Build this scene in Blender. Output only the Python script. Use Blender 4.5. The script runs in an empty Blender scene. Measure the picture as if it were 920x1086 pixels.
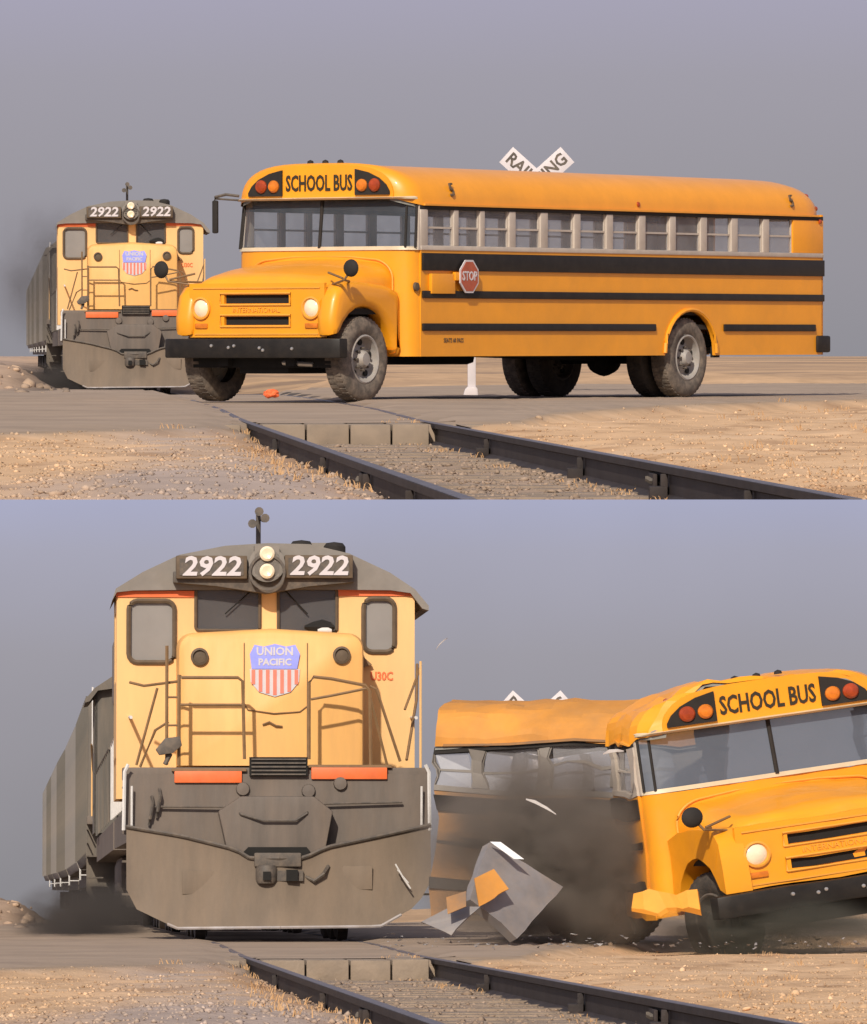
import bpy, bmesh, math, random
import numpy as np
from mathutils import Matrix, Vector, noise
R = math.radians
random.seed(7); rng = np.random.default_rng(7)
scene = bpy.context.scene
COL = scene.collection

# ------------------------------------------------------------------ camera, world, sun, exposure
FPX = 7000.0                       # focal length in pixels of a 920 px wide picture
EYE = Vector((0, 0, 0.62))         # eye above the road of either place, metres
PITCH = math.atan(168/FPX)
TILT = PITCH + math.atan(400/FPX)  # the lower place lies on a slope falling away from the viewer
SC = 8.4                           # the upper place is a plateau built at large scale behind the lower one
WALL_Y = 226.0
cam_d = bpy.data.cameras.new('camera'); cam = bpy.data.objects.new('camera', cam_d); COL.objects.link(cam)
cam_d.sensor_fit = 'HORIZONTAL'; cam_d.sensor_width = 36; cam_d.lens = 36*FPX/920
cam_d.clip_start = 0.5; cam_d.clip_end = 60000
cam.rotation_euler = (R(90)-PITCH, 0, 0)
scene.camera = cam
WU = Matrix.Scale(SC, 4) @ Matrix.Translation(-EYE)
WL = Matrix.Rotation(-TILT, 4, 'X') @ Matrix.Translation(-EYE)

SUN_EL, SUN_AZ = R(35), R(193)     # azimuth from +Y clockwise: the sun stands behind the viewer
wd = bpy.data.worlds.new('World'); scene.world = wd; wd.use_nodes = True
nt = wd.node_tree; nt.nodes.clear()
def nn(t, **k):
    n = nt.nodes.new(t)
    for a, b in k.items(): setattr(n, a, b)
    return n
out = nn('ShaderNodeOutputWorld'); bg = nn('ShaderNodeBackground'); nt.links.new(bg.outputs[0], out.inputs[0])
bg.inputs[1].default_value = 1.0
sky = nn('ShaderNodeTexSky', sky_type='NISHITA', sun_disc=False, sun_elevation=SUN_EL, sun_rotation=SUN_AZ, dust_density=4.0)
sk = nn('ShaderNodeVectorMath', operation='SCALE'); sk.inputs[3].default_value = 0.09
nt.links.new(sky.outputs[0], sk.inputs[0])
tc = nn('ShaderNodeTexCoord'); sp = nn('ShaderNodeSeparateXYZ'); nt.links.new(tc.outputs['Generated'], sp.inputs[0])
def ramp(tree, pts):
    n = tree.nodes.new('ShaderNodeValToRGB'); e = n.color_ramp.elements
    while len(e) > 1: e.remove(e[-1])
    e[0].position = pts[0][0]; e[0].color = (*pts[0][1], 1)
    for p, c in pts[1:]:
        q = e.new(p); q.color = (*c, 1)
    return n
mz = nn('ShaderNodeMath', operation='MULTIPLY'); mz.inputs[1].default_value = 10.0; nt.links.new(sp.outputs[2], mz.inputs[0])
SKYC = [(0.0, (.285, .278, .308)), (0.12, (.308, .296, .330)), (0.27, (.330, .316, .352)), (0.42, (.355, .340, .395)), (0.56, (.390, .375, .480)), (1.0, (.42, .41, .54))]
rp = ramp(nt, SKYC); nt.links.new(mz.outputs[0], rp.inputs[0])
fz_ = nn('ShaderNodeMapRange'); fz_.inputs[1].default_value = .08; fz_.inputs[2].default_value = .6; fz_.inputs[3].default_value = 0.0; fz_.inputs[4].default_value = .6
nt.links.new(sp.outputs[2], fz_.inputs[0])
mx = nn('ShaderNodeMix', data_type='RGBA'); nt.links.new(fz_.outputs[0], mx.inputs[0]); nt.links.new(rp.outputs[0], mx.inputs[6]); nt.links.new(sk.outputs[0], mx.inputs[7])
nt.links.new(mx.outputs[2], bg.inputs[0])
sd = bpy.data.lights.new('sun', 'SUN'); sun = bpy.data.objects.new('sun', sd); COL.objects.link(sun)
sd.energy = 3.9; sd.angle = R(1.2); sd.color = (1.0, .91, .78)
dv = Vector((math.sin(SUN_AZ)*math.cos(SUN_EL), math.cos(SUN_AZ)*math.cos(SUN_EL), math.sin(SUN_EL)))
sun.rotation_euler = dv.to_track_quat('Z', 'Y').to_euler()
scene.view_settings.view_transform = 'Standard'; scene.view_settings.look = 'None'
scene.view_settings.exposure = 0.0; scene.view_settings.gamma = 1.0
scene.cycles.transparent_max_bounces = 24
scene.cycles.max_bounces = 6

# ------------------------------------------------------------------ materials
def material(name, col, rough=.6, var=.12, scale=3.0, bump=0.0, bscale=40., metal=0., dust=0., dustcol=(.36, .27, .19), spec=.5, coat=0., streak=False, attr=None):
    m = bpy.data.materials.new(name); m.use_nodes = True; t = m.node_tree
    b = t.nodes['Principled BSDF']; L = t.links.new
    b.inputs['Roughness'].default_value = rough; b.inputs['Metallic'].default_value = metal
    b.inputs['Specular IOR Level'].default_value = spec; b.inputs['Coat Weight'].default_value = coat
    tc = t.nodes.new('ShaderNodeTexCoord')
    mp = t.nodes.new('ShaderNodeMapping'); L(tc.outputs['Object'], mp.inputs[0])
    if streak: mp.inputs['Scale'].default_value = (1, 1, .18)
    n1 = t.nodes.new('ShaderNodeTexNoise'); n1.inputs['Scale'].default_value = scale; n1.inputs['Detail'].default_value = 8; n1.inputs['Roughness'].default_value = .65
    L(mp.outputs[0], n1.inputs[0])
    r = ramp(t, [(.3, tuple(c*(1-var) for c in col)), (.7, tuple(min(1, c*(1+var)) for c in col))]); L(n1.outputs[0], r.inputs[0])
    src = r.outputs[0]
    if attr:
        a = t.nodes.new('ShaderNodeAttribute'); a.attribute_name = attr
        mm = t.nodes.new('ShaderNodeMix'); mm.data_type = 'RGBA'; mm.blend_type = 'MULTIPLY'; mm.inputs[0].default_value = 1
        L(src, mm.inputs[6]); L(a.outputs[0], mm.inputs[7]); src = mm.outputs[2]
    if dust:
        n2 = t.nodes.new('ShaderNodeTexNoise'); n2.inputs['Scale'].default_value = scale*1.7; n2.inputs['Detail'].default_value = 10; n2.inputs['Roughness'].default_value = .7
        L(mp.outputs[0], n2.inputs[0])
        mr = t.nodes.new('ShaderNodeMapRange'); mr.inputs[1].default_value = .42; mr.inputs[2].default_value = .75; mr.inputs[3].default_value = dust*.35; mr.inputs[4].default_value = min(1, dust*1.6)
        L(n2.outputs[0], mr.inputs[0])
        mm = t.nodes.new('ShaderNodeMix'); mm.data_type = 'RGBA'; L(mr.outputs[0], mm.inputs[0]); L(src, mm.inputs[6]); mm.inputs[7].default_value = (*dustcol, 1)
        src = mm.outputs[2]
        m2 = t.nodes.new('ShaderNodeMapRange'); m2.inputs[3].default_value = rough; m2.inputs[4].default_value = min(1, rough+.45); L(mr.outputs[0], m2.inputs[0]); L(m2.outputs[0], b.inputs['Roughness'])
    L(src, b.inputs['Base Color'])
    if bump:
        n3 = t.nodes.new('ShaderNodeTexNoise'); n3.inputs['Scale'].default_value = bscale; n3.inputs['Detail'].default_value = 6; L(tc.outputs['Object'], n3.inputs[0])
        bp = t.nodes.new('ShaderNodeBump'); bp.inputs['Strength'].default_value = bump; bp.inputs['Distance'].default_value = .02; L(n3.outputs[0], bp.inputs['Height']); L(bp.outputs[0], b.inputs['Normal'])
    return m
def glass_mat(name, tint, fac, rough=.08):
    m = bpy.data.materials.new(name); m.use_nodes = True; t = m.node_tree; t.nodes.clear(); L = t.links.new
    o = t.nodes.new('ShaderNodeOutputMaterial'); tr = t.nodes.new('ShaderNodeBsdfTransparent'); pb = t.nodes.new('ShaderNodeBsdfPrincipled')
    pb.inputs['Base Color'].default_value = (*tint, 1); pb.inputs['Roughness'].default_value = rough
    n = t.nodes.new('ShaderNodeTexNoise'); n.inputs['Scale'].default_value = 3; n.inputs['Detail'].default_value = 6
    tc = t.nodes.new('ShaderNodeTexCoord'); L(tc.outputs['Object'], n.inputs[0])
    mr = t.nodes.new('ShaderNodeMapRange'); mr.inputs[3].default_value = max(0, fac-.15); mr.inputs[4].default_value = min(1, fac+.15); L(n.outputs[0], mr.inputs[0])
    ms = t.nodes.new('ShaderNodeMixShader'); L(mr.outputs[0], ms.inputs[0]); L(tr.outputs[0], ms.inputs[1]); L(pb.outputs[0], ms.inputs[2]); L(ms.outputs[0], o.inputs[0])
    return m
M = {}
M['bus'] = material('school_bus_yellow', (.88, .345, .008), .34, .08, 1.3, dust=.20, dustcol=(.60, .27, .05), coat=.15)
M['bus_shade_grime'] = material('shaded_grimy_yellow', (.42, .20, .06), .8, .25, 1.6, dust=.6, dustcol=(.17, .135, .11))  # darker copy of the bus yellow: shade put into the colour, plus grime
M['bus_roof_dusty'] = material('dusty_yellow_roof', (.60, .25, .035), .7, .2, 1.6, dust=.3, dustcol=(.38, .22, .10))
M['bus_dull'] = material('faded_yellow', (.78, .33, .04), .6, .1, 3)
M['black'] = material('black_paint', (.010, .009, .009), .5, .3, 4, dust=.03, spec=.3)
M['black_text'] = material('black_lettering', (.03, .022, .01), .7, .1)
M['under'] = material('dark_underbody', (.018, .015, .013), .85, .3, 5)
M['cream'] = material('cream_pillar', (.50, .44, .38), .6, .12, 5, dust=.15)
M['visor'] = material('pale_trim', (.62, .52, .36), .45, .1, 5)
M['glass'] = glass_mat('dusty_window_glass', (.42, .41, .43), .24, .4)
M['wreckglass'] = glass_mat('crazed_windshield', (.11, .13, .165), .78, .3)
M['wglass'] = glass_mat('windshield_glass', (.20, .23, .28), .24)
M['tglass'] = glass_mat('cab_glass', (.10, .095, .095), .70, .2)
M['sglass'] = glass_mat('door_glass_sky_tint', (.30, .28, .26), .85, .2)  # paler grey paints sky reflection and curtains into the pane
M['seat'] = material('seat_vinyl', (.035, .05, .045), .7, .2, 6)
M['interior'] = material('bus_interior', (.22, .22, .20), .7, .15, 3)
M['tyre'] = material('dusty_tyre', (.055, .048, .042), .9, .3, 6, bump=.4, bscale=60, dust=.55, dustcol=(.30, .235, .18))
M['tyre_dark'] = material('dark_tyre', (.03, .027, .025), .9, .3, 6, bump=.4, bscale=60, dust=.12)
M['rim'] = material('dusty_rim', (.30, .29, .28), .6, .2, 7, dust=.35)
M['chrome'] = material('worn_chrome', (.6, .58, .55), .3, .1, 8, metal=.8)
M['lamp'] = material('headlamp_glass', (.85, .72, .52), .15, .08, 9)
M['amber'] = material('amber_lens', (.60, .17, .015), .25, .3, 9)
M['redlens'] = material('red_lens', (.34, .05, .012), .25, .3, 9)
M['red'] = material('sign_red', (.42, .075, .03), .5, .15, 9, dust=.15)
M['white'] = material('sign_white', (.60, .56, .58), .55, .06, 6, dust=.06)
M['train'] = material('armour_yellow', (.82, .44, .13), .5, .10, 2.2, dust=.24, dustcol=(.52, .29, .12), streak=True)
M['train_lt'] = material('faded_armour_yellow', (.80, .48, .19), .55, .1, 2, dust=.2, dustcol=(.52, .34, .18), streak=True)
M['tgrey'] = material('harbor_grey', (.120, .101, .087), .65, .35, 2.4, bump=.2, bscale=8, dust=.4, dustcol=(.215, .16, .12), streak=True)
M['roofgrey'] = material('roof_grey', (.205, .185, .165), .7, .14, 3, dust=.2, dustcol=(.24, .2, .16))
M['plow'] = material('dusty_plow_steel', (.145, .112, .083), .75, .32, 1.7, bump=.25, bscale=7, dust=.5, dustcol=(.235, .175, .125), streak=True)
M['orange'] = material('step_orange', (.80, .14, .025), .5, .12, 5, dust=.1)
M['rail_brown'] = material('grimy_handrail', (.20, .115, .05), .6, .2, 8)
M['grabwhite'] = material('white_grab_iron', (.62, .60, .58), .5, .1, 9)
M['gasket'] = material('dark_gasket', (.11, .075, .045), .7, .2, 9)
M['blue'] = material('shield_blue', (.30, .33, .85), .5, .1, 6)
M['pink'] = material('shield_red', (.80, .20, .13), .5, .1, 6)
M['wear'] = material('scuffed_steel_edge', (.34, .32, .33), .6, .3, 4, dust=.3)
M['steel'] = material('dark_steel', (.05, .045, .042), .6, .3, 6, dust=.25)
M['pit'] = material('soot_black', (.012, .011, .010), .95, .2, 5)
M['carA'] = material('weathered_grey_car', (.085, .085, .08), .75, .3, 1.2, dust=.3, streak=True)
M['carB'] = material('weathered_white_car', (.15, .15, .155), .7, .2, 1.2, dust=.35, streak=True)
M['rail'] = material('dark_rail', (.034, .029, .030), .6, .35, 3, bump=.3, bscale=30, dust=.10, dustcol=(.16, .10, .06), spec=.15)
M['railtop'] = material('worn_rail_head', (.13, .12, .135), .5, .3, 4, metal=.3)
M['tie'] = material('grey_timber_tie', (.20, .155, .12), .9, .3, 3, bump=.6, bscale=25, dust=.4)
M['concrete'] = material('crossing_concrete', (.24, .19, .145), .9, .2, 2.5, bump=.5, bscale=20, dust=.3)
M['road'] = material('dusty_road', (.31, .235, .175), .95, .26, .7, bump=.6, bscale=12, dust=.35, dustcol=(.40, .29, .19))
M['ground'] = material('ground_dirt', (.9, .9, .9), .98, .22, 1.1, bump=.9, bscale=18, attr='tint', spec=.2)
M['stone'] = material('gravel_stone', (.9, .9, .9), .95, .12, 3, attr='tint', spec=.2)
M['panel'] = material('bent_sheet_grey', (.20, .195, .205), .5, .2, 3, dust=.25)
M['cloth'] = material('orange_cloth', (.85, .16, .05), .8, .1, 8)
M['lite'] = material('shard_white', (.8, .82, .85), .3, .1, 8)

# ------------------------------------------------------------------ mesh helper
class MB:
    def __init__(s): s.v = []; s.f = []
    def add(s, vs, fs):
        k = len(s.v); s.v += [tuple(v) for v in vs]; s.f += [[i+k for i in f] for f in fs]; return s
    def box(s, x0, x1, y0, y1, z0, z1, T=None):
        vs = [Vector((x, y, z)) for x in (x0, x1) for y in (y0, y1) for z in (z0, z1)]
        if T: vs = [T @ v for v in vs]
        return s.add(vs, [(0, 1, 3, 2), (4, 6, 7, 5), (0, 4, 5, 1), (2, 3, 7, 6), (0, 2, 6, 4), (1, 5, 7, 3)])
    def prism(s, poly, axis, a, b):   # poly: 2D points in the other two axes (order x,y,z without `axis`)
        def mk(p, w):
            if axis == 'x': return (w, p[0], p[1])
            if axis == 'y': return (p[0], w, p[1])
            return (p[0], p[1], w)
        n = len(poly)
        return s.add([mk(p, a) for p in poly]+[mk(p, b) for p in poly],
                     [list(range(n)), list(range(2*n-1, n-1, -1))]+[[i, i+n, (i+1) % n+n, (i+1) % n] for i in range(n)])
    def tube(s, path, r, n=8, r2=None, cap=True):
        P = [Vector(p) for p in path]; rings = []; m = len(P); vs = []
        for i, p in enumerate(P):
            d = (P[min(i+1, m-1)]-P[max(i-1, 0)]).normalized()
            u = d.cross(Vector((0, 0, 1)) if abs(d.z) < .9 else Vector((1, 0, 0))).normalized(); w = d.cross(u)
            rr = r if r2 is None else r+(r2-r)*i/(m-1)
            vs += [p+(u*math.cos(2*math.pi*k/n)+w*math.sin(2*math.pi*k/n))*rr for k in range(n)]
        fs = [[i*n+k, i*n+(k+1) % n, (i+1)*n+(k+1) % n, (i+1)*n+k] for i in range(m-1) for k in range(n)]
        if cap: fs += [list(range(n-1, -1, -1)), list(range((m-1)*n, m*n))]
        return s.add(vs, fs)
    def lathe(s, prof, c, axis, n=28):   # prof: (radius, along)
        c = Vector(c); vs = []; m = len(prof)
        for (r, a) in prof:
            for k in range(n):
                t = 2*math.pi*k/n; p, q = r*math.cos(t), r*math.sin(t)
                vs.append(c+(Vector((a, p, q)) if axis == 'x' else Vector((p, a, q)) if axis == 'y' else Vector((p, q, a))))
        fs = [[i*n+k, i*n+(k+1) % n, (i+1)*n+(k+1) % n, (i+1)*n+k] for i in range(m-1) for k in range(n)]
        fs += [list(range(n-1, -1, -1)), list(range((m-1)*n, m*n))]
        return s.add(vs, fs)
    def loft(s, secs, closed=True, cap=True):
        n = len(secs[0]); vs = [p for q in secs for p in q]; kk = n if closed else n-1
        fs = [[i*n+k, i*n+(k+1) % n, (i+1)*n+(k+1) % n, (i+1)*n+k] for i in range(len(secs)-1) for k in range(kk)]
        if cap: fs += [list(range(n-1, -1, -1)), list(range((len(secs)-1)*n, len(secs)*n))]
        return s.add(vs, fs)
    def build(s, name, mat, parent=None, T=None, bevel=0, crumple=0, cuts=0, angle=35, loc=None):
        me = bpy.data.meshes.new(name)
        vs = [T @ Vector(v) for v in s.v] if T is not None else s.v
        me.from_pydata([tuple(v) for v in vs], [], s.f)
        bm = bmesh.new(); bm.from_mesh(me)
        bmesh.ops.recalc_face_normals(bm, faces=bm.faces)
        if bevel: bmesh.ops.bevel(bm, geom=[e for e in bm.edges if e.calc_face_angle(0) > .5], offset=bevel, segments=2, profile=.6, affect='EDGES')
        if crumple:
            bmesh.ops.triangulate(bm, faces=[f for f in bm.faces if len(f.verts) > 4])
            bmesh.ops.subdivide_edges(bm, edges=[e for e in bm.edges if e.calc_length() > .35], cuts=cuts or 3, use_grid_fill=True)
            for v in bm.verts:
                q = noise.noise_vector(v.co*1.6); q2 = noise.noise_vector(v.co*5.3)
                q3 = noise.noise(v.co*2.7+Vector((5, 1, 2))); v.co += q*crumple*.8+q2*crumple*.55+Vector((0, 0, 1))*(abs(q3)-.2)*crumple*.9
        bm.to_mesh(me); bm.free()
        me.materials.append(M[mat]); me.polygons.foreach_set('use_smooth', [True]*len(me.polygons)); me.set_sharp_from_angle(angle=R(9 if crumple > .04 else angle))
        o = bpy.data.objects.new(name, me); COL.objects.link(o)
        if parent: o.parent = parent
        return o
def text_mesh(name, body, size, mat, parent, T, ext=.004, sx=1.0, bold=0.0, shear=0.0):
    cu = bpy.data.curves.new('tmp', 'FONT'); cu.body = body; cu.size = size; cu.align_x = 'CENTER'; cu.align_y = 'CENTER'; cu.extrude = ext; cu.offset = bold; cu.resolution_u = 2; cu.shear = shear
    to = bpy.data.objects.new('tmp', cu); COL.objects.link(to); dg = bpy.context.evaluated_depsgraph_get(); dg.update()
    me = bpy.data.meshes.new_from_object(to.evaluated_get(dg)); bpy.data.objects.remove(to)
    me.transform(T @ Matrix.Diagonal((sx, 1, 1, 1))); me.name = name; me.materials.clear(); me.materials.append(M[mat])
    o = bpy.data.objects.new(name, me); COL.objects.link(o); o.parent = parent; return o
TF = Matrix.Rotation(R(90), 4, 'X')                       # text that faces -Y, reads to +X
def tface(x, y, z, rz=0, roll=0): return Matrix.Translation((x, y, z)) @ Matrix.Rotation(rz, 4, 'Z') @ TF @ Matrix.Rotation(roll, 4, 'Z')
def empty(name, mw):
    o = bpy.data.objects.new(name, None); COL.objects.link(o); o.empty_display_size = .3; o.matrix_world = mw; return o
def tag(o, label=None, cat=None, group=None, kind=None):
    if label: o['label'] = label
    if cat: o['category'] = cat
    if group: o['group'] = group
    if kind: o['kind'] = kind
    return o
def copy_tree(o, parent=None, mw=None):
    c = o.copy(); COL.objects.link(c); c.parent = parent
    if mw is not None: c.matrix_world = mw
    for ch in list(o.children): copy_tree(ch, c)
    return c

# ------------------------------------------------------------------ land
def track_x(Y):
    if Y < 60: return .99-.058*(Y-28)
    e = min(Y, 158)-60
    x = .99-.058*(Y-28)-6.2e-5*e*e
    if Y > 158: x -= (Y-158)*.008
    return x
def sm(a, b, x):
    t = np.clip((x-a)/(b-a), 0, 1); return t*t*(3-2*t)
def track_z(Y): return float(.04*sm(60, 72, Y)-.36*sm(84, 160, Y))
txv = np.vectorize(track_x); tzv = np.vectorize(track_z)
GA = .825
def fbm(X, Y, s, seed, o=4):
    r = np.zeros_like(X); a = 1.0
    rr = np.random.default_rng(seed)
    for i in range(o):
        for k in range(5):
            th = rr.uniform(0, 6.283); ph = rr.uniform(0, 6.283); f = (2**i)*rr.uniform(.7, 1.4)/s
            r += a*np.sin((X*math.cos(th)+Y*math.sin(th))*f*6.283+ph+1.7*np.sin((X*math.sin(th)-Y*math.cos(th))*f*3.1+ph*2))/5
        a *= .55
    return r
# near and far edge of the crossing road, as (X, Y) on the ground
NEAR = [(-60, 20), (-14, 42), (-3.9, 51), (-2.4, 54.5), (-1.75, 57.2), (.75, 58.6), (1.15, 64.5), (2.6, 72.5), (5.4, 82), (9, 94), (40, 190), (80, 300)]
FAR = [(-60, 58), (-22, 78), (-9, 92), (-2, 108), (4, 122), (12, 150), (40, 260), (80, 420)]
def near_y(X): return np.interp(X, [p[0] for p in NEAR], [p[1] for p in NEAR])
def far_y(X): return np.interp(X, [p[0] for p in FAR], [p[1] for p in FAR])
def H(X, Y):
    X = np.asarray(X, float); Y = np.asarray(Y, float)
    s = X-txv(Y); tz = tzv(Y)
    base = .07*sm(50, 76, Y)*1.0-.02
    onroad = sm(-1.2, .3, Y-near_y(X))*(1-sm(0, 3, Y-far_y(X)))
    near = np.where(s > 0, -.045-.0*s, -.075)+.02*fbm(X, Y, 2.6, 3)+.012*fbm(X, Y, .6, 5)
    near = near+.10*np.exp(-(((X+1.1)/.7)**2+((Y-33)/3.5)**2))*1.0            # grey ballast heap left of the rail
    near = near+.05*sm(2.2, 4.5, X-.04*(Y-28))
    z = near*(1-onroad)+base*onroad
    far = sm(100, 140, Y)
    z = z*(1-far)+far*(np.minimum(0, tz)-.10+.0*s)
    side = sm(2.2, 5.5, np.abs(s))
    z = z+far*side*(.24+.10*fbm(X, Y, 9, 11))*(Y < 2000)
    bank = sm(1.9, 3.3, -s)*sm(92, 118, Y)*(1-sm(900, 1500, Y))
    z = z+bank*(.46+.15*fbm(X, Y, 3.1, 21)+.08*fbm(X, Y, .9, 22))
    # ditch and berm beyond the road on the right
    z = z+.30*np.exp(-((Y-150-.8*X)/9)**2)*sm(2, 5, s)-.12*np.exp(-((Y-132-.8*X)/5)**2)*sm(2, 5, s)
    inside = 1-sm(GA-.02, GA+.12, np.abs(s))
    bed = tz-.195+.022*fbm(X, Y, .5, 9)
    cross = sm(-.2, .2, Y-58.9)*(1-sm(0, 2, Y-100))
    bed = bed*(1-cross)+(tz-.015)*cross
    z = z*(1-inside)+bed*inside
    edge = np.exp(-((np.abs(s)-1.0)/.16)**2)*(1-cross)
    z = z-edge*.05
    z = np.where((np.abs(s) < 1.7) & (Y > 100), np.minimum(z, tz-.15), z)
    return z
def tint_of(X, Y):
    s = X-txv(Y)
    tan = np.array([.72, .475, .275]); grey = np.array([.43, .335, .27]); pale = np.array([.80, .57, .37]); brown = np.array([.40, .235, .13]); dull = np.array([.30, .235, .175])
    n1 = fbm(X, Y, 3.3, 31)*.5+.5; n2 = fbm(X, Y*.35, 1.1, 33)*.5+.5
    def mixc(a, b, t): return a*(1-t)[..., None]+b*t[..., None]
    c = np.broadcast_to(tan, X.shape+(3,)).copy()
    c = mixc(c, brown, np.clip((n2-.58)*2.2, 0, .7))
    c = mixc(c, pale, np.clip((n1-.6)*1.8, 0, .6))
    ball = (1-sm(GA+.1, GA+.35, np.abs(s)))
    c = mixc(c, grey*.78, ball*.8)
    lg = sm(GA+.0, GA+.5, -s)*(1-sm(1.9, 2.7, -s+.3*n1))*(1-sm(56, 66, Y))
    c = mixc(c, grey*1.18, lg*np.clip(.15+n1*1.2-.3*n2, 0, 1))
    hp_ = np.exp(-(((X+1.15)/.85)**2+((Y-33.5)/5)**2))
    c = mixc(c, np.array([.47, .375, .32]), np.clip(hp_*1.5*(.5+n2*.8), 0, .95))
    rust = np.exp(-((np.abs(s)-GA-.25)/.22)**2)*np.clip(n2*1.6-.4, 0, 1)
    c = mixc(c, np.array([.46, .235, .10]), rust*.7)
    rd = sm(-.6, .6, Y-near_y(X))*(1-sm(-3, 3, Y-far_y(X)))
    c = mixc(c, dull*1.15, rd*.8)
    band = np.clip(.5+.9*fbm(X*.12, Y, 26, 41, 3), 0, 1)
    fr = sm(112, 130, Y)
    c = mixc(c, mixc(np.broadcast_to(tan*.93, c.shape), np.array([.30, .21, .15]), band), fr*.85)
    lft = sm(60, 90, Y)*sm(2, 4, -s)
    c = mixc(c, np.array([.56, .42, .34]), lft*.7)
    soot_shade = np.exp(-(np.maximum(0, np.abs(s+.6)-1.6)/.9)**2)*sm(70, 95, Y)  # soot plus the train's ground shadow, painted into the tint
    c = mixc(c, np.array([.07, .06, .055]), soot_shade*.88)
    return np.clip(c, 0, 1)
def set_tint(me, cols):
    a = me.color_attributes.new('tint', 'FLOAT_COLOR', 'POINT')
    d = np.ones((len(me.vertices), 4), np.float32); d[:, :3] = cols; a.data.foreach_set('color', d.ravel())
def grid_mesh(name, xs, ys, zf, mat, tint=True):
    X, Y = np.meshgrid(xs, ys); Z = zf(X, Y); ny, nx = X.shape
    me = bpy.data.meshes.new(name); me.vertices.add(nx*ny); me.vertices.foreach_set('co', np.stack([X, Y, Z], -1).astype(np.float32).ravel())
    i = np.arange((ny-1)*(nx-1)); r, c = i//(nx-1), i % (nx-1); q = np.stack([r*nx+c, r*nx+c+1, (r+1)*nx+c+1, (r+1)*nx+c], -1)
    me.loops.add(q.size); me.loops.foreach_set('vertex_index', q.ravel().astype(np.int32)); me.polygons.add(len(q)); me.polygons.foreach_set('loop_start', (np.arange(len(q))*4).astype(np.int32))
    me.polygons.foreach_set('use_smooth', [True]*len(q)); me.update(calc_edges=True); me.materials.append(M[mat])
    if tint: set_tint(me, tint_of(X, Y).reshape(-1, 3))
    o = bpy.data.objects.new(name, me); COL.objects.link(o); return o
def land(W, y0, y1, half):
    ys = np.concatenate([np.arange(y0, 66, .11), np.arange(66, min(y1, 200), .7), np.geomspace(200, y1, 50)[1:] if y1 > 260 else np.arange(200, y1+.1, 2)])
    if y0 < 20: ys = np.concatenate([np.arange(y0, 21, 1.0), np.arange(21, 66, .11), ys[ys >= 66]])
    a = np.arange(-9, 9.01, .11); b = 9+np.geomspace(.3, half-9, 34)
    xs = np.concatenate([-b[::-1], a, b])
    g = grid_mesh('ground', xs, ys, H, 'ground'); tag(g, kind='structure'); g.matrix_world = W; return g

def rail_pts(side, y0, y1):
    ys = list(np.arange(y0, 70, 1.5))+list(np.arange(70, 200, 4.0))+list(np.arange(200, y1, 10.0))+[y1]
    ys = [y for y in ys if y <= y1]
    return [Vector((track_x(y)+side*GA, y, track_z(y))) for y in ys]
def make_track(W, y0, y1, src=None):
    root = empty('railway_track', W); tag(root, kind='structure')
    for side in (-1, 1):
        P = rail_pts(side, y0, y1)
        prof = [(-.075, -.20), (.075, -.20), (.075, -.185), (.014, -.160), (.012, -.052), (.038, -.042), (.038, -.004), (-.038, -.004), (-.038, -.042), (-.012, -.052), (-.014, -.160), (-.075, -.185)]
        m = MB(); m.loft([[p+Vector((a, 0, b)) for a, b in prof] for p in P]); r = m.build('rail', 'rail', root, angle=30)
        m = MB(); m.loft([[p+Vector((a, 0, b)) for a, b in ((-.03, -.003), (.03, -.003), (.026, .002), (-.026, .002))] for p in P]); m.build('running_surface', 'railtop', r)
        # rail anchors, one clip every third tie, and a bolted joint bar
        for Y in (32.2, 36.6, 42.4, 51.5):
            x = track_x(Y)+side*GA; z = track_z(Y)
            for sgn in (-1, 1):
                m = MB(); m.box(x+sgn*.02, x+sgn*.12, Y-.10, Y+.10, z-.205, z-.115); m.box(x+sgn*.018, x+sgn*.06, Y-.09, Y-.05, z-.20, z-.045); m.build('rail_anchor', 'rail', root, bevel=.008)
        for Y in (37.4,):
            x = track_x(Y)+side*GA; z = track_z(Y)
            for sgn in (-1, 1):
                m = MB(); m.box(x+sgn*.016, x+sgn*.040, Y-.45, Y+.45, z-.14, z-.055)
                j = m.build('joint_bar', 'rail', root, bevel=.006)
                m = MB()
                for k in range(4): m.tube([(x+sgn*.04, Y-.33+.22*k, z-.095), (x+sgn*.058, Y-.33+.22*k, z-.095)], .018, 6)
                m.build('bolt_row', 'steel', j)
    Y = max(y0+.5, 22.2); k = 0
    proto = None
    while Y < 58.2:
        cx = track_x(Y)
        if proto is None:
            m = MB(); m.box(-1.45, 1.45, -.12, .12, -.18, 0); proto = m.build('tie', 'tie', root, bevel=.012); t = proto
        else:
            t = proto.copy(); COL.objects.link(t); t.parent = root
        t.location = (cx+random.uniform(-.05, .05), Y, track_z(Y)-.180+random.uniform(-.012, .008)); t.rotation_euler = (random.uniform(-.01, .01), random.uniform(-.008, .008), .058+random.uniform(-.02, .02))
        Y += .62
    return root
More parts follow.
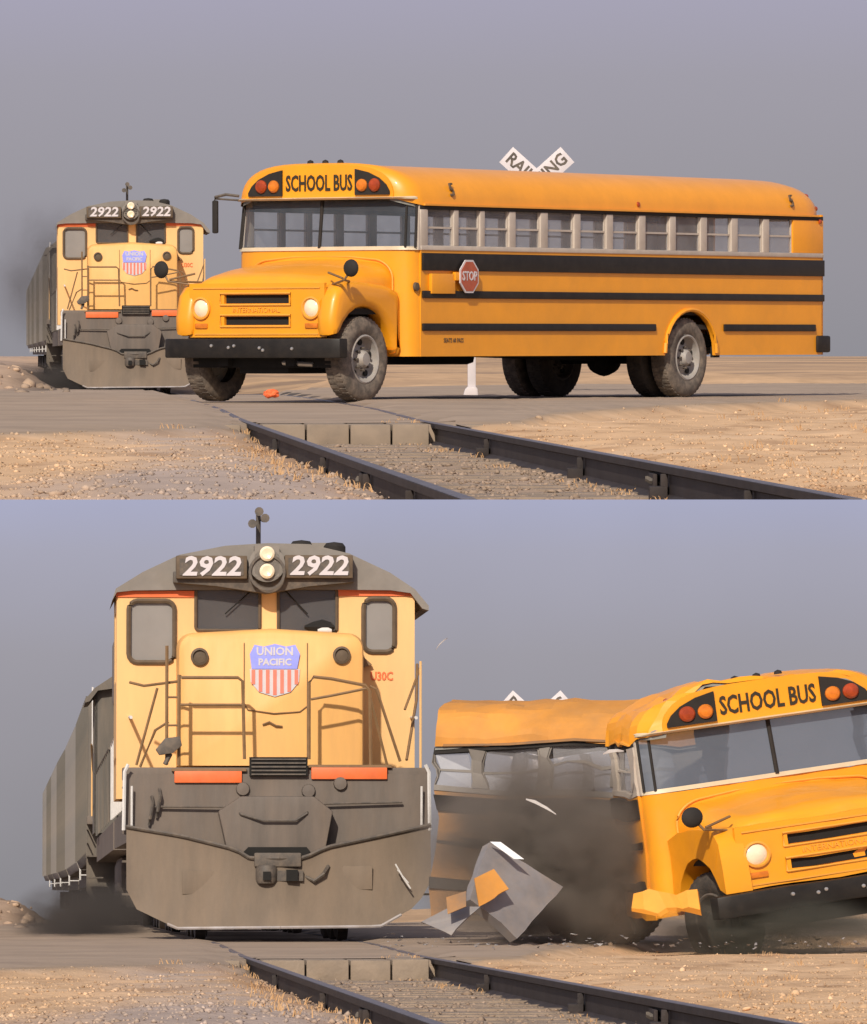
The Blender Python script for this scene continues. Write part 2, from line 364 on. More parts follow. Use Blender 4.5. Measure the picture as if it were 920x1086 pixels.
def make_road(W):
    xs = np.concatenate([np.arange(-58, -8, 1.5), np.arange(-8, 12, .2), np.arange(12, 78, 3)])
    N = 60
    vs = []; fs = []
    for x in xs:
        a, b = float(near_y(x)), float(far_y(x))
        wob = .35*noise.noise(Vector((x*.9, 3, 1)))+.12*noise.noise(Vector((x*5, 3, 1)))
        for k in range(N+1):
            y = a+wob+(b-a-wob)*k/N; vs.append((x, y))
    A = np.array(vs); S = A[:, 0]-txv(A[:, 1]); Z = .07*sm(50, 76, A[:, 1])-.02+.012*fbm(A[:, 0], A[:, 1], 4, 77)+.022
    Z = np.where(np.abs(S) < 1.0, np.minimum(Z, tzv(A[:, 1])-.004), Z)
    kk = np.tile(np.arange(N+1), len(xs)); hz = H(A[:, 0], A[:, 1]); w = np.clip(kk/3.0, 0, 1); w = w*w*(3-2*w)
    Z = np.where(np.abs(S) > 1.0, (hz-.03)*(1-w)+Z*w, Z)
    Z = Z*(1-sm(88, 125, A[:, 1]))+(H(A[:, 0], A[:, 1])+.03)*sm(88, 125, A[:, 1])
    n = N+1
    for i in range(len(xs)-1):
        for k in range(N):
            q = [i*n+k, (i+1)*n+k, (i+1)*n+k+1, i*n+k+1]
            cy = A[q, 1].mean(); cs = A[q, 0].mean()-track_x(cy)
            if abs(cs) < 1.05 and cy < 59.6: continue
            fs.append(q)
    me = bpy.data.meshes.new('road'); me.from_pydata([(a, b, c) for (a, b), c in zip(A.tolist(), Z.tolist())], [], fs)
    me.polygons.foreach_set('use_smooth', [True]*len(fs)); me.materials.append(M['road'])
    o = bpy.data.objects.new('road', me); COL.objects.link(o); o.matrix_world = W; tag(o, kind='structure')
    # concrete crossing panels along the near edge of the crossing
    spans = [(-.74, -.36), (-.345, .03), (.045, .40), (.415, .74)]
    for a, b in spans:
        m = MB(); m.box(a, b, -.9, .9, -.21, 0); p = m.build('crossing_panel', 'concrete', o, bevel=.015)
        p.location = (track_x(59.4)+0, 59.4+random.uniform(-.03, .03), track_z(59.4)-.004+random.uniform(-.006, .004)); p.rotation_euler[2] = .058
    for a, b, dy in ((.93, 1.40, 0), (-1.42, -.93, -.05), (-1.95, -1.44, -.5)):
        m = MB(); m.box(a, b, -.9, .9, -.24, .012); p = m.build('crossing_panel', 'concrete', o, bevel=.02)
        p.location = (track_x(59.4), 59.4+dy, track_z(59.4)-.02); p.rotation_euler[2] = .058
    return o
def ico():
    bm = bmesh.new(); bmesh.ops.create_icosphere(bm, subdivisions=1, radius=1); v = np.array([x.co[:] for x in bm.verts]); f = np.array([[q.index for q in x.verts] for x in bm.faces]); bm.free(); return v, f
IV, IF = ico()
OV = np.array([(1, 0, 0), (-1, 0, 0), (0, 1, 0), (0, -1, 0), (0, 0, 1), (0, 0, -1)], float)
OF = np.array([(0, 2, 4), (2, 1, 4), (1, 3, 4), (3, 0, 4), (2, 0, 5), (1, 2, 5), (3, 1, 5), (0, 3, 5)])
def stones(n, sampler, smin, smax, name, big=False, bright=1.0, pw=2.6):
    V, F = (IV, IF) if big else (OV, OF)
    X, Y = sampler(n); Z = H(X, Y); n = len(X)
    sz = smin+(smax-smin)*rng.random(n)**pw
    ax = rng.uniform(.55, 1.25, (n, 3))*sz[:, None]; ax[:, 2] *= .7
    P = V[None]*(1+rng.uniform(-.28, .28, (n, len(V), 1)))
    P = P*ax[:, None]
    th = rng.uniform(0, 6.28, n); c, s_ = np.cos(th)[:, None], np.sin(th)[:, None]
    tl = rng.uniform(-.5, .5, n); ct, st = np.cos(tl)[:, None], np.sin(tl)[:, None]
    y2 = P[..., 1]*ct-P[..., 2]*st; z2 = P[..., 1]*st+P[..., 2]*ct
    x3 = P[..., 0]*c-y2*s_; y3 = P[..., 0]*s_+y2*c
    Q = np.stack([x3+X[:, None], y3+Y[:, None], z2+(Z+sz*.12)[:, None]], -1)
    me = bpy.data.meshes.new(name); me.vertices.add(n*len(V)); me.vertices.foreach_set('co', Q.astype(np.float32).ravel())
    fa = (F[None]+(np.arange(n)*len(V))[:, None, None]).reshape(-1, 3)
    me.loops.add(fa.size); me.loops.foreach_set('vertex_index', fa.ravel().astype(np.int32)); me.polygons.add(len(fa)); me.polygons.foreach_set('loop_start', (np.arange(len(fa))*3).astype(np.int32)); me.update(calc_edges=True)
    t = tint_of(X, Y); g = rng.normal(1.0, .12, (n, 1)); hot = (rng.random((n, 1)) < .03)*.4
    t = t*(1-.2)+np.array([.50, .38, .29])*.2
    t = np.clip(t*.85*(g+hot)*bright, .03, .92); set_tint(me, np.repeat(t, len(V), 0)); me.materials.append(M['stone']); return me
def samp(xlo, xhi, ylo, yhi, keep=None):
    def f(n):
        u = rng.random(n); Y = 1/((1-u)/ylo+u/yhi)      # denser towards the viewer
        X = xlo(Y)+(xhi(Y)-xlo(Y))*rng.random(n)
        if keep is not None:
            k = keep(X, Y); X, Y = X[k], Y[k]
        return X, Y
    return f
offroad = lambda X, Y: (Y < near_y(X)+.5)
LO = 22
right = samp(lambda Y: txv(Y)+GA+.07, lambda Y: .075*Y+.8, 22, 92, offroad)
left = samp(lambda Y: -.075*Y-.6, lambda Y: txv(Y)-GA-.07, 22, 62, offroad)
mid = samp(lambda Y: txv(Y)-GA+.08, lambda Y: txv(Y)+GA-.08, 22, 58.2)
def cut(f):
    def g(n):
        X, Y = f(n); k = Y > 28.6; return X[k], Y[k]
    return g
bank_me = stones(420, samp(lambda Y: txv(Y)-7, lambda Y: txv(Y)-2.3, 92, 215), .04, .17, 'bank_stones', True, 1.35, 3)
def scatter(W, which, cut=lambda f: f):
    gravel_me = [stones(13000, cut(right), .005, .024, 'gravel'), stones(13000, cut(left), .005, .026, 'gravel'), stones(9000, cut(mid), .010, .034, 'ballast', bright=.92)]
    big_me = [stones(150, cut(right), .015, .05, 'loose_stones', True, 1.25, 4), stones(140, cut(left), .015, .045, 'loose_stones', True, 1.1, 4)]
    for me, lab in zip(gravel_me, ('fine tan gravel covering the ground right of the rails', 'tan and grey gravel on the ground left of the rails', 'dusty grey ballast lying between the rails')):
        o = bpy.data.objects.new(me.name.split('.')[0], me); COL.objects.link(o); o.matrix_world = W; tag(o, lab+which, 'gravel' if 'gravel' in lab else 'ballast', kind='stuff')
    for me, lab in zip(big_me+[bank_me], ('scattered pale larger stones on the gravel right of the track', 'scattered larger stones on the dirt left of the track', 'pale rocks on the low bank at the far left')):
        o = bpy.data.objects.new(me.name.split('.')[0], me); COL.objects.link(o); o.matrix_world = W; tag(o, lab+which, 'stones', kind='stuff')
    # dry weed tufts
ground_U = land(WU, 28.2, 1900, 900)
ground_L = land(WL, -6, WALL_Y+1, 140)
make_track(WU, 28.2, 420); make_track(WL, 14, WALL_Y-1.5)
make_road(WU); make_road(WL)
scatter(WU, ' in the upper scene', cut); scatter(WL, ' in the lower scene')

def make_tufts():
    V = []; F = []
    def tuft(x, y, n, h):
        z = float(H(np.array([x]), np.array([y]))[0])
        for _ in range(n):
            a = random.uniform(0, 6.28); l = h*random.uniform(.5, 1.2); w = .004; bx, by = x+random.gauss(0, .05), y+random.gauss(0, .08)
            dx, dy = math.cos(a)*l*random.uniform(.2, .9), math.sin(a)*l*.7; k = len(V)
            V.extend([(bx-w, by, z-.01), (bx+w, by, z-.01), (bx+dx*.5+w*.7, by+dy*.5, z+l*.6), (bx+dx*.5-w*.7, by+dy*.5, z+l*.6), (bx+dx, by+dy, z+l*.75)])
            F.extend([(k, k+1, k+2, k+3), (k+3, k+2, k+4)])
    for _ in range(22):
        Y = random.uniform(29, 60); tuft(track_x(Y)-GA-abs(random.gauss(.12, .3))-.06, Y, 9, .06)
    for _ in range(25):
        Y = random.uniform(29, 62); tuft(track_x(Y)+GA-abs(random.gauss(.1, .15))-.06, Y, 7, .05)
    for _ in range(26):
        Y = random.uniform(34, 80); tuft(.05*Y+random.uniform(-.6, 1.6), Y, 8, .07)
    me = bpy.data.meshes.new('dry_grass'); me.from_pydata(V, [], F); me.materials.append(M['straw']); return me
M['straw'] = material('dry_straw', (.46, .28, .14), .9, .2, 9)
tuft_me = make_tufts()
for W, w in ((WU, 'upper'), (WL, 'lower')):
    o = bpy.data.objects.new('dry_grass', tuft_me); COL.objects.link(o); o.matrix_world = W; tag(o, 'dry straw-coloured grass tufts along the rails in the %s scene' % w, 'grass', kind='stuff')

# ------------------------------------------------------------------ the lower place's sky: a tall flat backdrop that ends where the plateau begins
sm_ = bpy.data.materials.new('sky_backdrop'); sm_.use_nodes = True; t = sm_.node_tree; t.nodes.clear()
o_ = t.nodes.new('ShaderNodeOutputMaterial'); em = t.nodes.new('ShaderNodeEmission'); t.links.new(em.outputs[0], o_.inputs[0])
tcn = t.nodes.new('ShaderNodeTexCoord'); sx_ = t.nodes.new('ShaderNodeSeparateXYZ'); t.links.new(tcn.outputs['Object'], sx_.inputs[0])
mrn = t.nodes.new('ShaderNodeMapRange'); mrn.inputs[1].default_value = 0; mrn.inputs[2].default_value = 14.3; t.links.new(sx_.outputs[2], mrn.inputs[0])
rr_ = ramp(t, [(0, (.262, .254, .272)), (.3, (.302, .290, .318)), (.6, (.342, .330, .372)), (.85, (.388, .385, .475)), (1, (.405, .420, .58))]); t.links.new(mrn.outputs[0], rr_.inputs[0])
ns_ = t.nodes.new('ShaderNodeTexNoise'); ns_.inputs['Scale'].default_value = .12; ns_.inputs['Detail'].default_value = 3; t.links.new(tcn.outputs['Object'], ns_.inputs[0])
mn_ = t.nodes.new('ShaderNodeMapRange'); mn_.inputs[3].default_value = .93; mn_.inputs[4].default_value = 1.07; t.links.new(ns_.outputs[0], mn_.inputs[0])
vm_ = t.nodes.new('ShaderNodeVectorMath'); vm_.operation = 'SCALE'; t.links.new(rr_.outputs[0], vm_.inputs[0]); t.links.new(mn_.outputs[0], vm_.inputs[3]); t.links.new(vm_.outputs[0], em.inputs[0])
M['sky'] = sm_
# vertical in the world; its top edge is the lip of the plateau
top_dir = Vector((0, 1, -math.tan(PITCH+math.atan(-13/FPX))))
zt = WALL_Y*top_dir.z
base = WL @ Vector((0, WALL_Y, 0))
m = MB(); m.box(-260, 260, 0, .3, -1.5, zt-base.z)
skyw = m.build('sky', 'sky'); skyw.matrix_world = Matrix.Translation((0, WALL_Y, base.z)); tag(skyw, kind='structure')

# ------------------------------------------------------------------ wheel
def wheel(root, x, y, z, r=.5, w=.27, T=None, side=1, dark=False, squash=None, yaw=0):
    """axle along x; side=+1 shows its outer face to +x"""
    TT = (T or Matrix()) @ Matrix.Translation((x, y, z)) @ Matrix.Rotation(yaw, 4, 'Z')
    h = w/2; p = [(r*.56, -h*.8), (r*.60, -h), (r*.80, -h*1.08), (r*.93, -h*.95), (r*.985, -h*.8), (r, -h*.5), (r, h*.5), (r*.985, h*.8), (r*.93, h*.95), (r*.80, h*1.08), (r*.60, h), (r*.56, h*.8)]
    t_ = MB(); t_.lathe([(a, b) for a, b in p], (0, 0, 0), 'x', 40); t_.f = t_.f[:-2]
    n = 40; m_ = len(p)
    tyre = t_.build('tyre', 'tyre_dark' if dark else 'tyre', root, TT, angle=50)
    # tread lugs
    g = MB()
    for k in range(44):
        a = 2*math.pi*k/44
        Q = Matrix.Rotation(a, 4, 'X')
        g.box(-h*.75, -h*.1, -.018, .018, r*.985, r*1.007, Q); g.box(h*.1, h*.75, -.018+.03, .018+.03, r*.985, r*1.007, Q)
    g.build('tread', 'tyre_dark' if dark else 'tyre', tyre, TT)
    s = side
    rm = MB(); rm.lathe([(r*.585, s*h*.2), (r*.585, s*h*.98), (r*.55, s*h*1.04), (r*.52, s*h*.95), (r*.50, s*h*.45), (r*.42, s*h*.15), (r*.36, s*h*.30), (r*.22, s*h*.55), (r*.2, s*h*.9), (r*.15, s*h*1.1), (.01, s*h*1.12)], (0, 0, 0), 'x', 32)
    rim = rm.build('rim', 'steel' if dark else 'rim', root, TT, angle=40)
    hm = MB()
    for k in range(5):
        a = 2*math.pi*k/5+.3; c = (s*h*.30, r*.40*math.cos(a), r*.40*math.sin(a)); hm.lathe([(.001, s*.0), (r*.075, s*.0), (r*.075, s*.02), (.001, s*.02)], c, 'x', 10)
    hm.build('hand_hole', 'pit', rim, TT)['kind'] = 'stuff'
    bm_ = MB()
    for k in range(8):
        a = 2*math.pi*k/8; c = (s*h*.5, r*.26*math.cos(a), r*.26*math.sin(a)); bm_.tube([c, (c[0]+s*.05, c[1], c[2])], .016, 6)
    bm_.build('wheel_nuts', 'steel', rim, TT)['kind'] = 'stuff'

# ------------------------------------------------------------------ school bus (x: its left side, y: backwards, z: up; origin under the front axle)
WINS = [(1.10, 1.66), (1.76, 2.23), (2.33, 2.87), (3.01, 3.57), (3.73, 4.33), (4.47, 5.07), (5.22, 5.83), (5.98, 6.56), (6.70, 7.30), (7.45, 8.05), (8.20, 8.83), (8.98, 9.58)]
HW = 1.3; ZS, ZW0, ZW1, ZTOP = .53, 1.80, 2.335, 2.83
WB = 7.05
def roof_sec(y, sx=1.0, sz=1.0, zb=2.33):
    pts = []
    for k in range(25):
        a = math.pi*k/24; c, s = math.cos(a), math.sin(a)
        pts.append(Vector((HW*1.01*sx*math.copysign(abs(c)**.55, c), y, zb+.50*sz*abs(s)**.80)))
    return pts
def bus_section(root, T, y0, y1, front, rear, wins, cr=0, axle=True, paint='bus'):
    T = T if T is not None else Matrix()
    K = dict(T=T, crumple=cr)
    for s in (-1, 1):
        X0, X1 = (HW-.04, HW) if s > 0 else (-HW, -HW+.04)
        # lower side wall with the wheel arch cut out
        poly = [(y0, ZS), ]
        if axle and y0 < WB < y1:
            for k in range(13):
                a = math.pi*(1-k/12); poly.append((WB+.60*math.cos(a), .56+.53*math.sin(a) if 0 < k < 12 else ZS))
        poly += [(y1, ZS), (y1, ZW0), (y0, ZW0)]
        m = MB(); m.prism(poly, 'x', X0, X1); m.build('side_panel', paint, root, **K)
        xo0, xo1 = (HW, HW+.028) if s > 0 else (-HW-.028, -HW)
        m = MB(); m.box(xo0-.001*s if s > 0 else xo0, xo1 if s > 0 else xo1+.001, y0+.02, y1, 1.555, 1.765); m.build('belt_band', 'black', root, bevel=0 if cr else .008, **K)
        for za, zb in ((1.225, 1.315),):
            m = MB(); m.box(xo0, xo1, y0+.02, y1, za, zb); m.build('rub_rail', 'black', root, bevel=0 if cr else .01, **K)
        segs = [(y0+.02, WB-.85), (WB+.80, y1-.22)] if axle and y0 < WB < y1 else [(y0+.02, y1)]
        for a, b in segs:
            m = MB(); m.box(xo0, xo1, a, b, .835, .925); m.build('rub_rail', 'black', root, bevel=0 if cr else .01, **K)
        if axle and y0 < WB < y1:
            m = MB(); m.tube([(s*(HW+.01), WB+.62*math.cos(math.pi*(1-k/14)), .56+.55*math.sin(math.pi*(1-k/14))) for k in range(15)], .028, 6); m.build('arch_lip', 'bus', root, T=T)
            m = MB(); m.prism([(WB-.72, 1.04), (WB-.60, 1.15), (WB, 1.28), (WB+.60, 1.15), (WB+.72, 1.04)], 'x', s*(HW-.75), s*(HW-.05)); m.build('wheel_well', 'pit', root, T=T)
        # window band: sill rail, header, pillars
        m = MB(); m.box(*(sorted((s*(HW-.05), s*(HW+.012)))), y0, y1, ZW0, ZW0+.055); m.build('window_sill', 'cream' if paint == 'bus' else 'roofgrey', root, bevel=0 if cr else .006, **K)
        m = MB(); m.box(*(sorted((s*(HW-.05), s*(HW+.002)))), y0, y1, ZW1-.05, ZW1); m.build('window_header', 'under', root, **K)
        eds = [y0]+[q for w in wins for q in w]+[y1]
        for i in range(0, len(eds), 2):
            a, b = eds[i], eds[i+1]
            if b-a < .02: continue
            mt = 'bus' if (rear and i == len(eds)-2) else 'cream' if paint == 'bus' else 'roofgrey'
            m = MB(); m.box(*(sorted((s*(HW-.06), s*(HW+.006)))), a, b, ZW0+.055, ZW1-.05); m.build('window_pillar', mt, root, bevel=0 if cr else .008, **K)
        for i, (a, b) in enumerate(wins):
            m = MB(); zb_, zt_ = ZW0+.055, ZW1-.05; x_ = s*(HW-.03); f = .018
            xa, xb = sorted((x_-.012, x_+.012))
            m.box(xa, xb, a, a+f, zb_, zt_); m.box(xa, xb, b-f, b, zb_, zt_); m.box(xa, xb, a+f, b-f, (zb_+zt_)/2-.012, (zb_+zt_)/2+.012)
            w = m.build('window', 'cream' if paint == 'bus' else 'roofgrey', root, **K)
            m = MB(); m.box(x_-.004, x_+.004, a+f, b-f, zb_, (zb_+zt_)/2-.012); m.build('pane', 'glass', w, **K)
            m = MB(); x2 = x_-s*.012; m.box(x2-.004, x2+.004, a+f, b-f, (zb_+zt_)/2+.012, zt_); m.build('pane', 'glass', w, **K)
        m = MB(); m.box(*(sorted((s*(HW-.005), s*(HW+.035)))), y0+.05, y1-.15, ZW1-.004, ZW1+.018); m.build('gutter', 'bus_dull' if paint == 'bus' else paint, root, T=T, crumple=cr)
    # roof
    secs = []
    if front: secs += [roof_sec(y0-.235, .80, .80, 2.42), roof_sec(y0-.20, .90, .93, 2.385), roof_sec(y0-.08, .975, .985, 2.35)]
    ys = np.arange(y0+.05, y1-(.45 if rear else 0), .7)
    secs += [roof_sec(y, 1, 1-.0*y) for y in ys]
    if rear: secs += [roof_sec(y1-.45, 1, .985), roof_sec(y1-.22, .985, .93), roof_sec(y1-.07, .95, .82), roof_sec(y1, .90, .66)]
    else: secs += [roof_sec(y1)]
    m = MB(); m.loft(secs, closed=False, cap=False)
    inner = MB(); inner.loft([[p-Vector((math.copysign(.03, p.x), 0, .03)) for p in q] for q in secs], closed=False, cap=False)
    ro = m.build('roof', 'bus_roof_dusty' if paint == 'bus_shade_grime' else paint, root, T=T, angle=60, crumple=cr*(.45 if paint == 'bus_shade_grime' else 1))
    inner.build('ceiling', 'interior', ro, T=T, angle=60, crumple=cr*(.45 if paint == 'bus_shade_grime' else 1))
    if rear:
        m = MB(); prof = roof_sec(y1, .90, .66); m.add([tuple(p) for p in prof]+[(p.x, p.y-.03, p.z) for p in prof], [list(range(25))]); m.build('rear_cap', 'bus', root, T=T)
        m = MB(); m.box(-HW, -.45, y1-.04, y1, ZS, 2.36); m.box(.45, HW, y1-.04, y1, ZS, 1.85); m.box(.45, HW, y1-.04, y1, 2.28, 2.36); m.box(1.1, HW, y1-.04, y1, 1.85, 2.28); m.build('rear_wall', 'bus', root, T=T)
        m = MB(); m.box(-.44, .44, y1-.035, y1+.005, ZS+.1, 1.85); m.box(-.44, -.36, y1-.035, y1+.005, 1.85, 2.34); m.box(.36, .44, y1-.035, y1+.005, 1.85, 2.34); m.build('rear_door', 'bus', root, T=T)
        m = MB(); m.box(-.36, .36, y1-.02, y1-.012, 1.85, 2.34); m.box(.46, 1.1, y1-.02, y1-.012, 1.85, 2.28); m.build('rear_window', 'glass', root, T=T)
        m = MB(); m.box(-HW-.03, HW+.04, y1-.18, y1+.14, .56, .78); m.build('rear_bumper', 'black', root, T=T, bevel=.03)
        for (x, yy, z, r_, mt) in ((HW*.93, y1-.06, 2.44, .035, 'redlens'), (HW+.005, y1-.10, 2.27, .03, 'redlens'), (HW*.80, y1-.02, 2.60, .04, 'redlens'), (.6, y1-.12, 2.74, .03, 'under')):
            m = MB(); m.lathe([(.001, -.03), (r_, -.02), (r_, .02), (.001, .03)], (x, yy, z), 'y', 12); m.build('marker_light', mt, root, T=T)
    # floor and seats
    m = MB(); m.box(-HW+.05, HW-.05, y0+.1, y1-.05, .86, .92); m.build('floor_pan', 'under', root, T=T, crumple=cr)
    y = y0+1.5
    while y < y1-.5:
        for s in (-1, 1):
            m = MB(); c = s*.78; m.box(c-.42, c+.42, y, y+.42, 1.20, 1.35); m.box(c-.42, c+.42, y+.38, y+.50, 1.30, 1.84); m.build('passenger_seat', 'seat', root, T=T, bevel=.03)
        y += .78
def bus_front(root, T, y0=.95, cr=0, mirror_far=True):
    T = T if T is not None else Matrix()
    K = dict(T=T, crumple=cr)
    pl = [(-1.3, .98), (-1.285, .86), (-1.2, .775), (-1.0, .735), (-.5, .715), (0, .71), (.5, .715), (1.0, .735), (1.2, .775), (1.285, .86), (1.3, .98)]
    def wall(z0, z1, lean=0, th=.03):
        a = [Vector((x, y, z0)) for x, y in pl]; b = [Vector((x*.985, y+lean, z1)) for x, y in pl]
        return a, b
    a, b = wall(ZS, 1.80); m = MB(); m.loft([a, b], closed=False, cap=False); m.build('cowl', 'bus', root, T=T, angle=60, crumple=cr)
    a, b = wall(1.80, 1.845); m = MB(); m.loft([[p+Vector((0, -.015, 0)) for p in a], [p+Vector((0, -.012, 0)) for p in b]], closed=False, cap=False); m.build('windshield_sill', 'visor', root, T=T, angle=60)
    # windshield: curved glass in four lights
    lo = [Vector((x, y, 1.83)) for x, y in pl[1:-1]]; hi = [Vector((x*.985, y+.07, 2.43)) for x, y in pl[1:-1]]
    m = MB(); m.loft([lo, hi], closed=False, cap=False); ws = m.build('windshield', 'wglass' if not cr else 'wreckglass', root, T=T, angle=60)
    for i in (0, 1, 4, 7, 8):
        if i in (1, 7): i_ = i
        m = MB(); m.tube([lo[i]+Vector((0, -.006, 0)), hi[i]+Vector((0, -.006, 0))], .022 if i == 4 else .014, 6); m.build('glazing_bar', 'under', ws, T=T)
    for s in (-1, 1):
        m = MB(); m.loft([[Vector((s*1.30, .90, 1.80)), Vector((s*1.305, 1.10, 1.80)), Vector((s*1.25, 1.10, 1.80)), Vector((s*1.25, .90, 1.80))], [Vector((s*1.285, .95, 2.42)), Vector((s*1.30, 1.07, 2.42)), Vector((s*1.25, 1.07, 2.42)), Vector((s*1.25, .95, 2.42))]]); m.build('corner_post', 'cream', root, T=T)
    # roof front cap with visor, lamps and wording
    cap = [Vector((p.x, .712, p.z)) for p in roof_sec(0, .80, .80, 2.42)]
    m = MB(); q = [(p.x, p.z) for p in roof_sec(0, .82, .83, 2.41)]; q = q+[(-1.2, 2.41)]*0
    m.prism(q, 'y', .700, .73); m.build('destination_panel', 'bus', root, T=T)
    m = MB(); vis = [(x*.99, y-.06) for x, y in pl]; m.loft([[Vector((x, y, 2.405)) for x, y in vis], [Vector((x, y-.03, 2.425)) for x, y in vis], [Vector((x, y+.12, 2.45)) for x, y in vis]], closed=False, cap=False); m.build('visor_lip', 'visor', root, T=T, angle=60)
    m = MB(); m.loft([[Vector((x*.99, y, 2.40)) for x, y in pl], [Vector((x*.93, y+.02, 2.44)) for x, y in pl]], closed=False, cap=False); m.build('visor_underside', 'under', root, T=T)
    for s in (-1, 1):
        pts = [(s*.535, 2.46), (s*1.03, 2.46), (s*1.03, 2.50), (s*.98, 2.58), (s*.88, 2.66), (s*.72, 2.73), (s*.535, 2.77)]
        m = MB(); m.prism(pts, 'y', .672, .699); lb = m.build('light_board', 'under', root, T=T)
        for (x, r_, mt) in ((.645, .075, 'amber'), (.83, .08, 'redlens')):
            m = MB(); m.lathe([(r_, .0), (r_*1.0, -.02), (r_*.75, -.045), (.001, -.055)], (s*x, .672, 2.575), 'y', 20); m.build('flashing_lamp', mt, lb, T=T)
    text_mesh('lettering', 'SCHOOL BUS', .265, 'black_text', root, T @ tface(0, .693, 2.60), .003, .61, .006)
    for k in (-1, 0, 1):
        m = MB(); m.lathe([(.04, 0), (.035, .03), (.001, .045)], (k*.22-.02, .86, 2.85), 'z', 12); m.build('clearance_light', 'under', root, T=T)
    for x in (-.95, .95):
        m = MB(); m.lathe([(.03, 0), (.025, .03), (.001, .04)], (x, .86, 2.72), 'z', 10); m.build('clearance_light', 'redlens', root, T=T)
    # hood
    def hs(y, w, zt, r, zb):
        pts = []
        for k in range(9):
            a = math.pi/2*k/8; pts.append(Vector((w-r+r*math.cos(a), y, zt-r*.8+r*.8*math.sin(a))))
        cr_ = [Vector((w*.4, y, zt+.03)), Vector((0, y, zt+.04)), Vector((-w*.4, y, zt+.03))]
        left = [Vector((-p.x, p.y, p.z)) for p in reversed(pts)]
        return [Vector((w, y, zb))]+pts+cr_+left+[Vector((-w, y, zb))]
    m = MB(); m.loft([hs(.74, 1.04, 1.66, .30, 1.06), hs(.45, 1.04, 1.63, .30, 1.06), hs(.0, 1.02, 1.57, .28, 1.06), hs(-.35, .99, 1.50, .25, 1.06), hs(-.50, .955, 1.45, .22, .95), hs(-.545, .93, 1.40, .20, .80)]); m.build('hood', 'bus', root, T=T, angle=50, crumple=cr)
    m = MB(); m.tube([p+Vector((0, -.004, .012)) for p in hs(.725, 1.05, 1.68, .30, 1.05)], .013, 6); m.build('hood_seam', 'bus_dull', root, T=T)
    # grille panel with two slots, headlamps and side lamps
    Fy = -.60
    g = MB(); sl = .47
    zs = [.76, .905, 1.005, 1.16, 1.262, 1.40]
    g.box(-.98, -sl, Fy, Fy+.05, zs[0], zs[5]); g.box(sl, .98, Fy, Fy+.05, zs[0], zs[5])
    for i in (0, 2, 4): g.box(-sl, sl, Fy, Fy+.05, zs[i], zs[i+1])
    g.build('grille_panel', 'bus', root, T=T, crumple=cr*.5)
    for i in (1, 3):
        m = MB(); m.box(-sl, sl, Fy+.044, Fy+.052, zs[i], zs[i+1]); gs = m.build('grille_slot', 'pit', root, T=T)
        m = MB(); fr = [(-sl-.05, Fy-.008, zs[i]-.018), (sl+.03, Fy-.008, zs[i]-.018), (sl+.03, Fy-.008, zs[i+1]+.018), (-sl-.05, Fy-.008, zs[i+1]+.018), (-sl-.05, Fy-.008, zs[i]-.018)]; m.tube(fr, .012, 6); m.build('slot_trim', 'bus_dull', gs, T=T)
    text_mesh('badge_lettering', 'INTERNATIONAL', .085, 'bus_dull', root, T @ tface(0, Fy-.006, 1.082), .004, 1.05)
    m = MB(); m.box(-.92, .92, Fy-.012, Fy+.0, 1.335, 1.352); m.box(-.9, .9, Fy-.010, Fy, .79, .805); m.build('body_crease', 'bus_dull', root, T=T)
    for s in (-1, 1):
        m = MB(); m.lathe([(.135, .01), (.135, -.03), (.115, -.035), (.105, -.01)], (s*.80, Fy, 1.105), 'y', 24); m.f = m.f[:-2]; hl = m.build('headlight', 'bus_dull', root, T=T)
        m = MB(); m.lathe([(.105, -.008), (.08, -.03), (.001, -.04)], (s*.80, Fy, 1.105), 'y', 20); m.build('lens', 'lamp', hl, T=T)
        m = MB(); m.box(s*.80-.09, s*.80+.09, Fy-.02, Fy, .865, .925); m.build('turn_signal', 'amber', root, T=T, bevel=.01)
        # fender with wheel arch
        poly = [(-.66, .76), (-.67, 1.0), (-.60, 1.26), (-.46, 1.40), (-.1, 1.42), (.45, 1.38), (.735, 1.30), (.735, .56), (.66, .56)]
        for k in range(11):
            a = math.pi*(.04+.80*k/10); poly.append((.62*math.cos(a)+.02, .50+.62*math.sin(a)))
        m = MB(); xa, xb = sorted((s*.90, s*1.16)); m.prism(poly, 'x', xa, xb); m.build('fender', 'bus', root, T=T, bevel=0 if cr else .085, angle=60, crumple=cr*.7)
        m = MB(); m.box(*sorted((s*.2, s*1.08)), -.50, .70, 1.03, 1.10); m.box(*sorted((s*.2, s*.80)), -.50, .70, .70, 1.03); m.build('inner_fender', 'pit', root, T=T)
        # fender mirror: round convex glass on a tripod of rods
        cx, cy, cz = s*1.38, -.62, 1.57
        m = MB(); m.lathe([(.001, -.05), (.06, -.045), (.10, -.015), (.105, .0), (.09, .015), (.001, .03)], (cx, cy, cz), 'y', 20); mi = m.build('fender_mirror', 'under', root, T=T)
        m = MB(); m.tube([(cx, cy+.02, cz), (cx-s*.10, cy+.0, cz-.14), (s*1.00, -.46, 1.38)], .014, 6); m.tube([(cx-s*.10, cy, cz-.14), (s*1.06, -.20, 1.42)], .014, 6); m.tube([(cx-s*.12, cy, cz-.12), (s*.97, -.50, 1.52)], .014, 6); m.build('mirror_bracket', 'rail_brown', mi, T=T)
    # bumper
    m = MB(); bp = [(-1.30, -.58), (-1.27, -.70), (-1.15, -.75), (1.15, -.75), (1.27, -.70), (1.30, -.58), (1.26, -.56), (-1.26, -.56)]; m.prism(bp, 'z', .515, .745); m.build('front_bumper', 'black', root, T=T, bevel=.02, crumple=cr*.5)
    bo = MB()
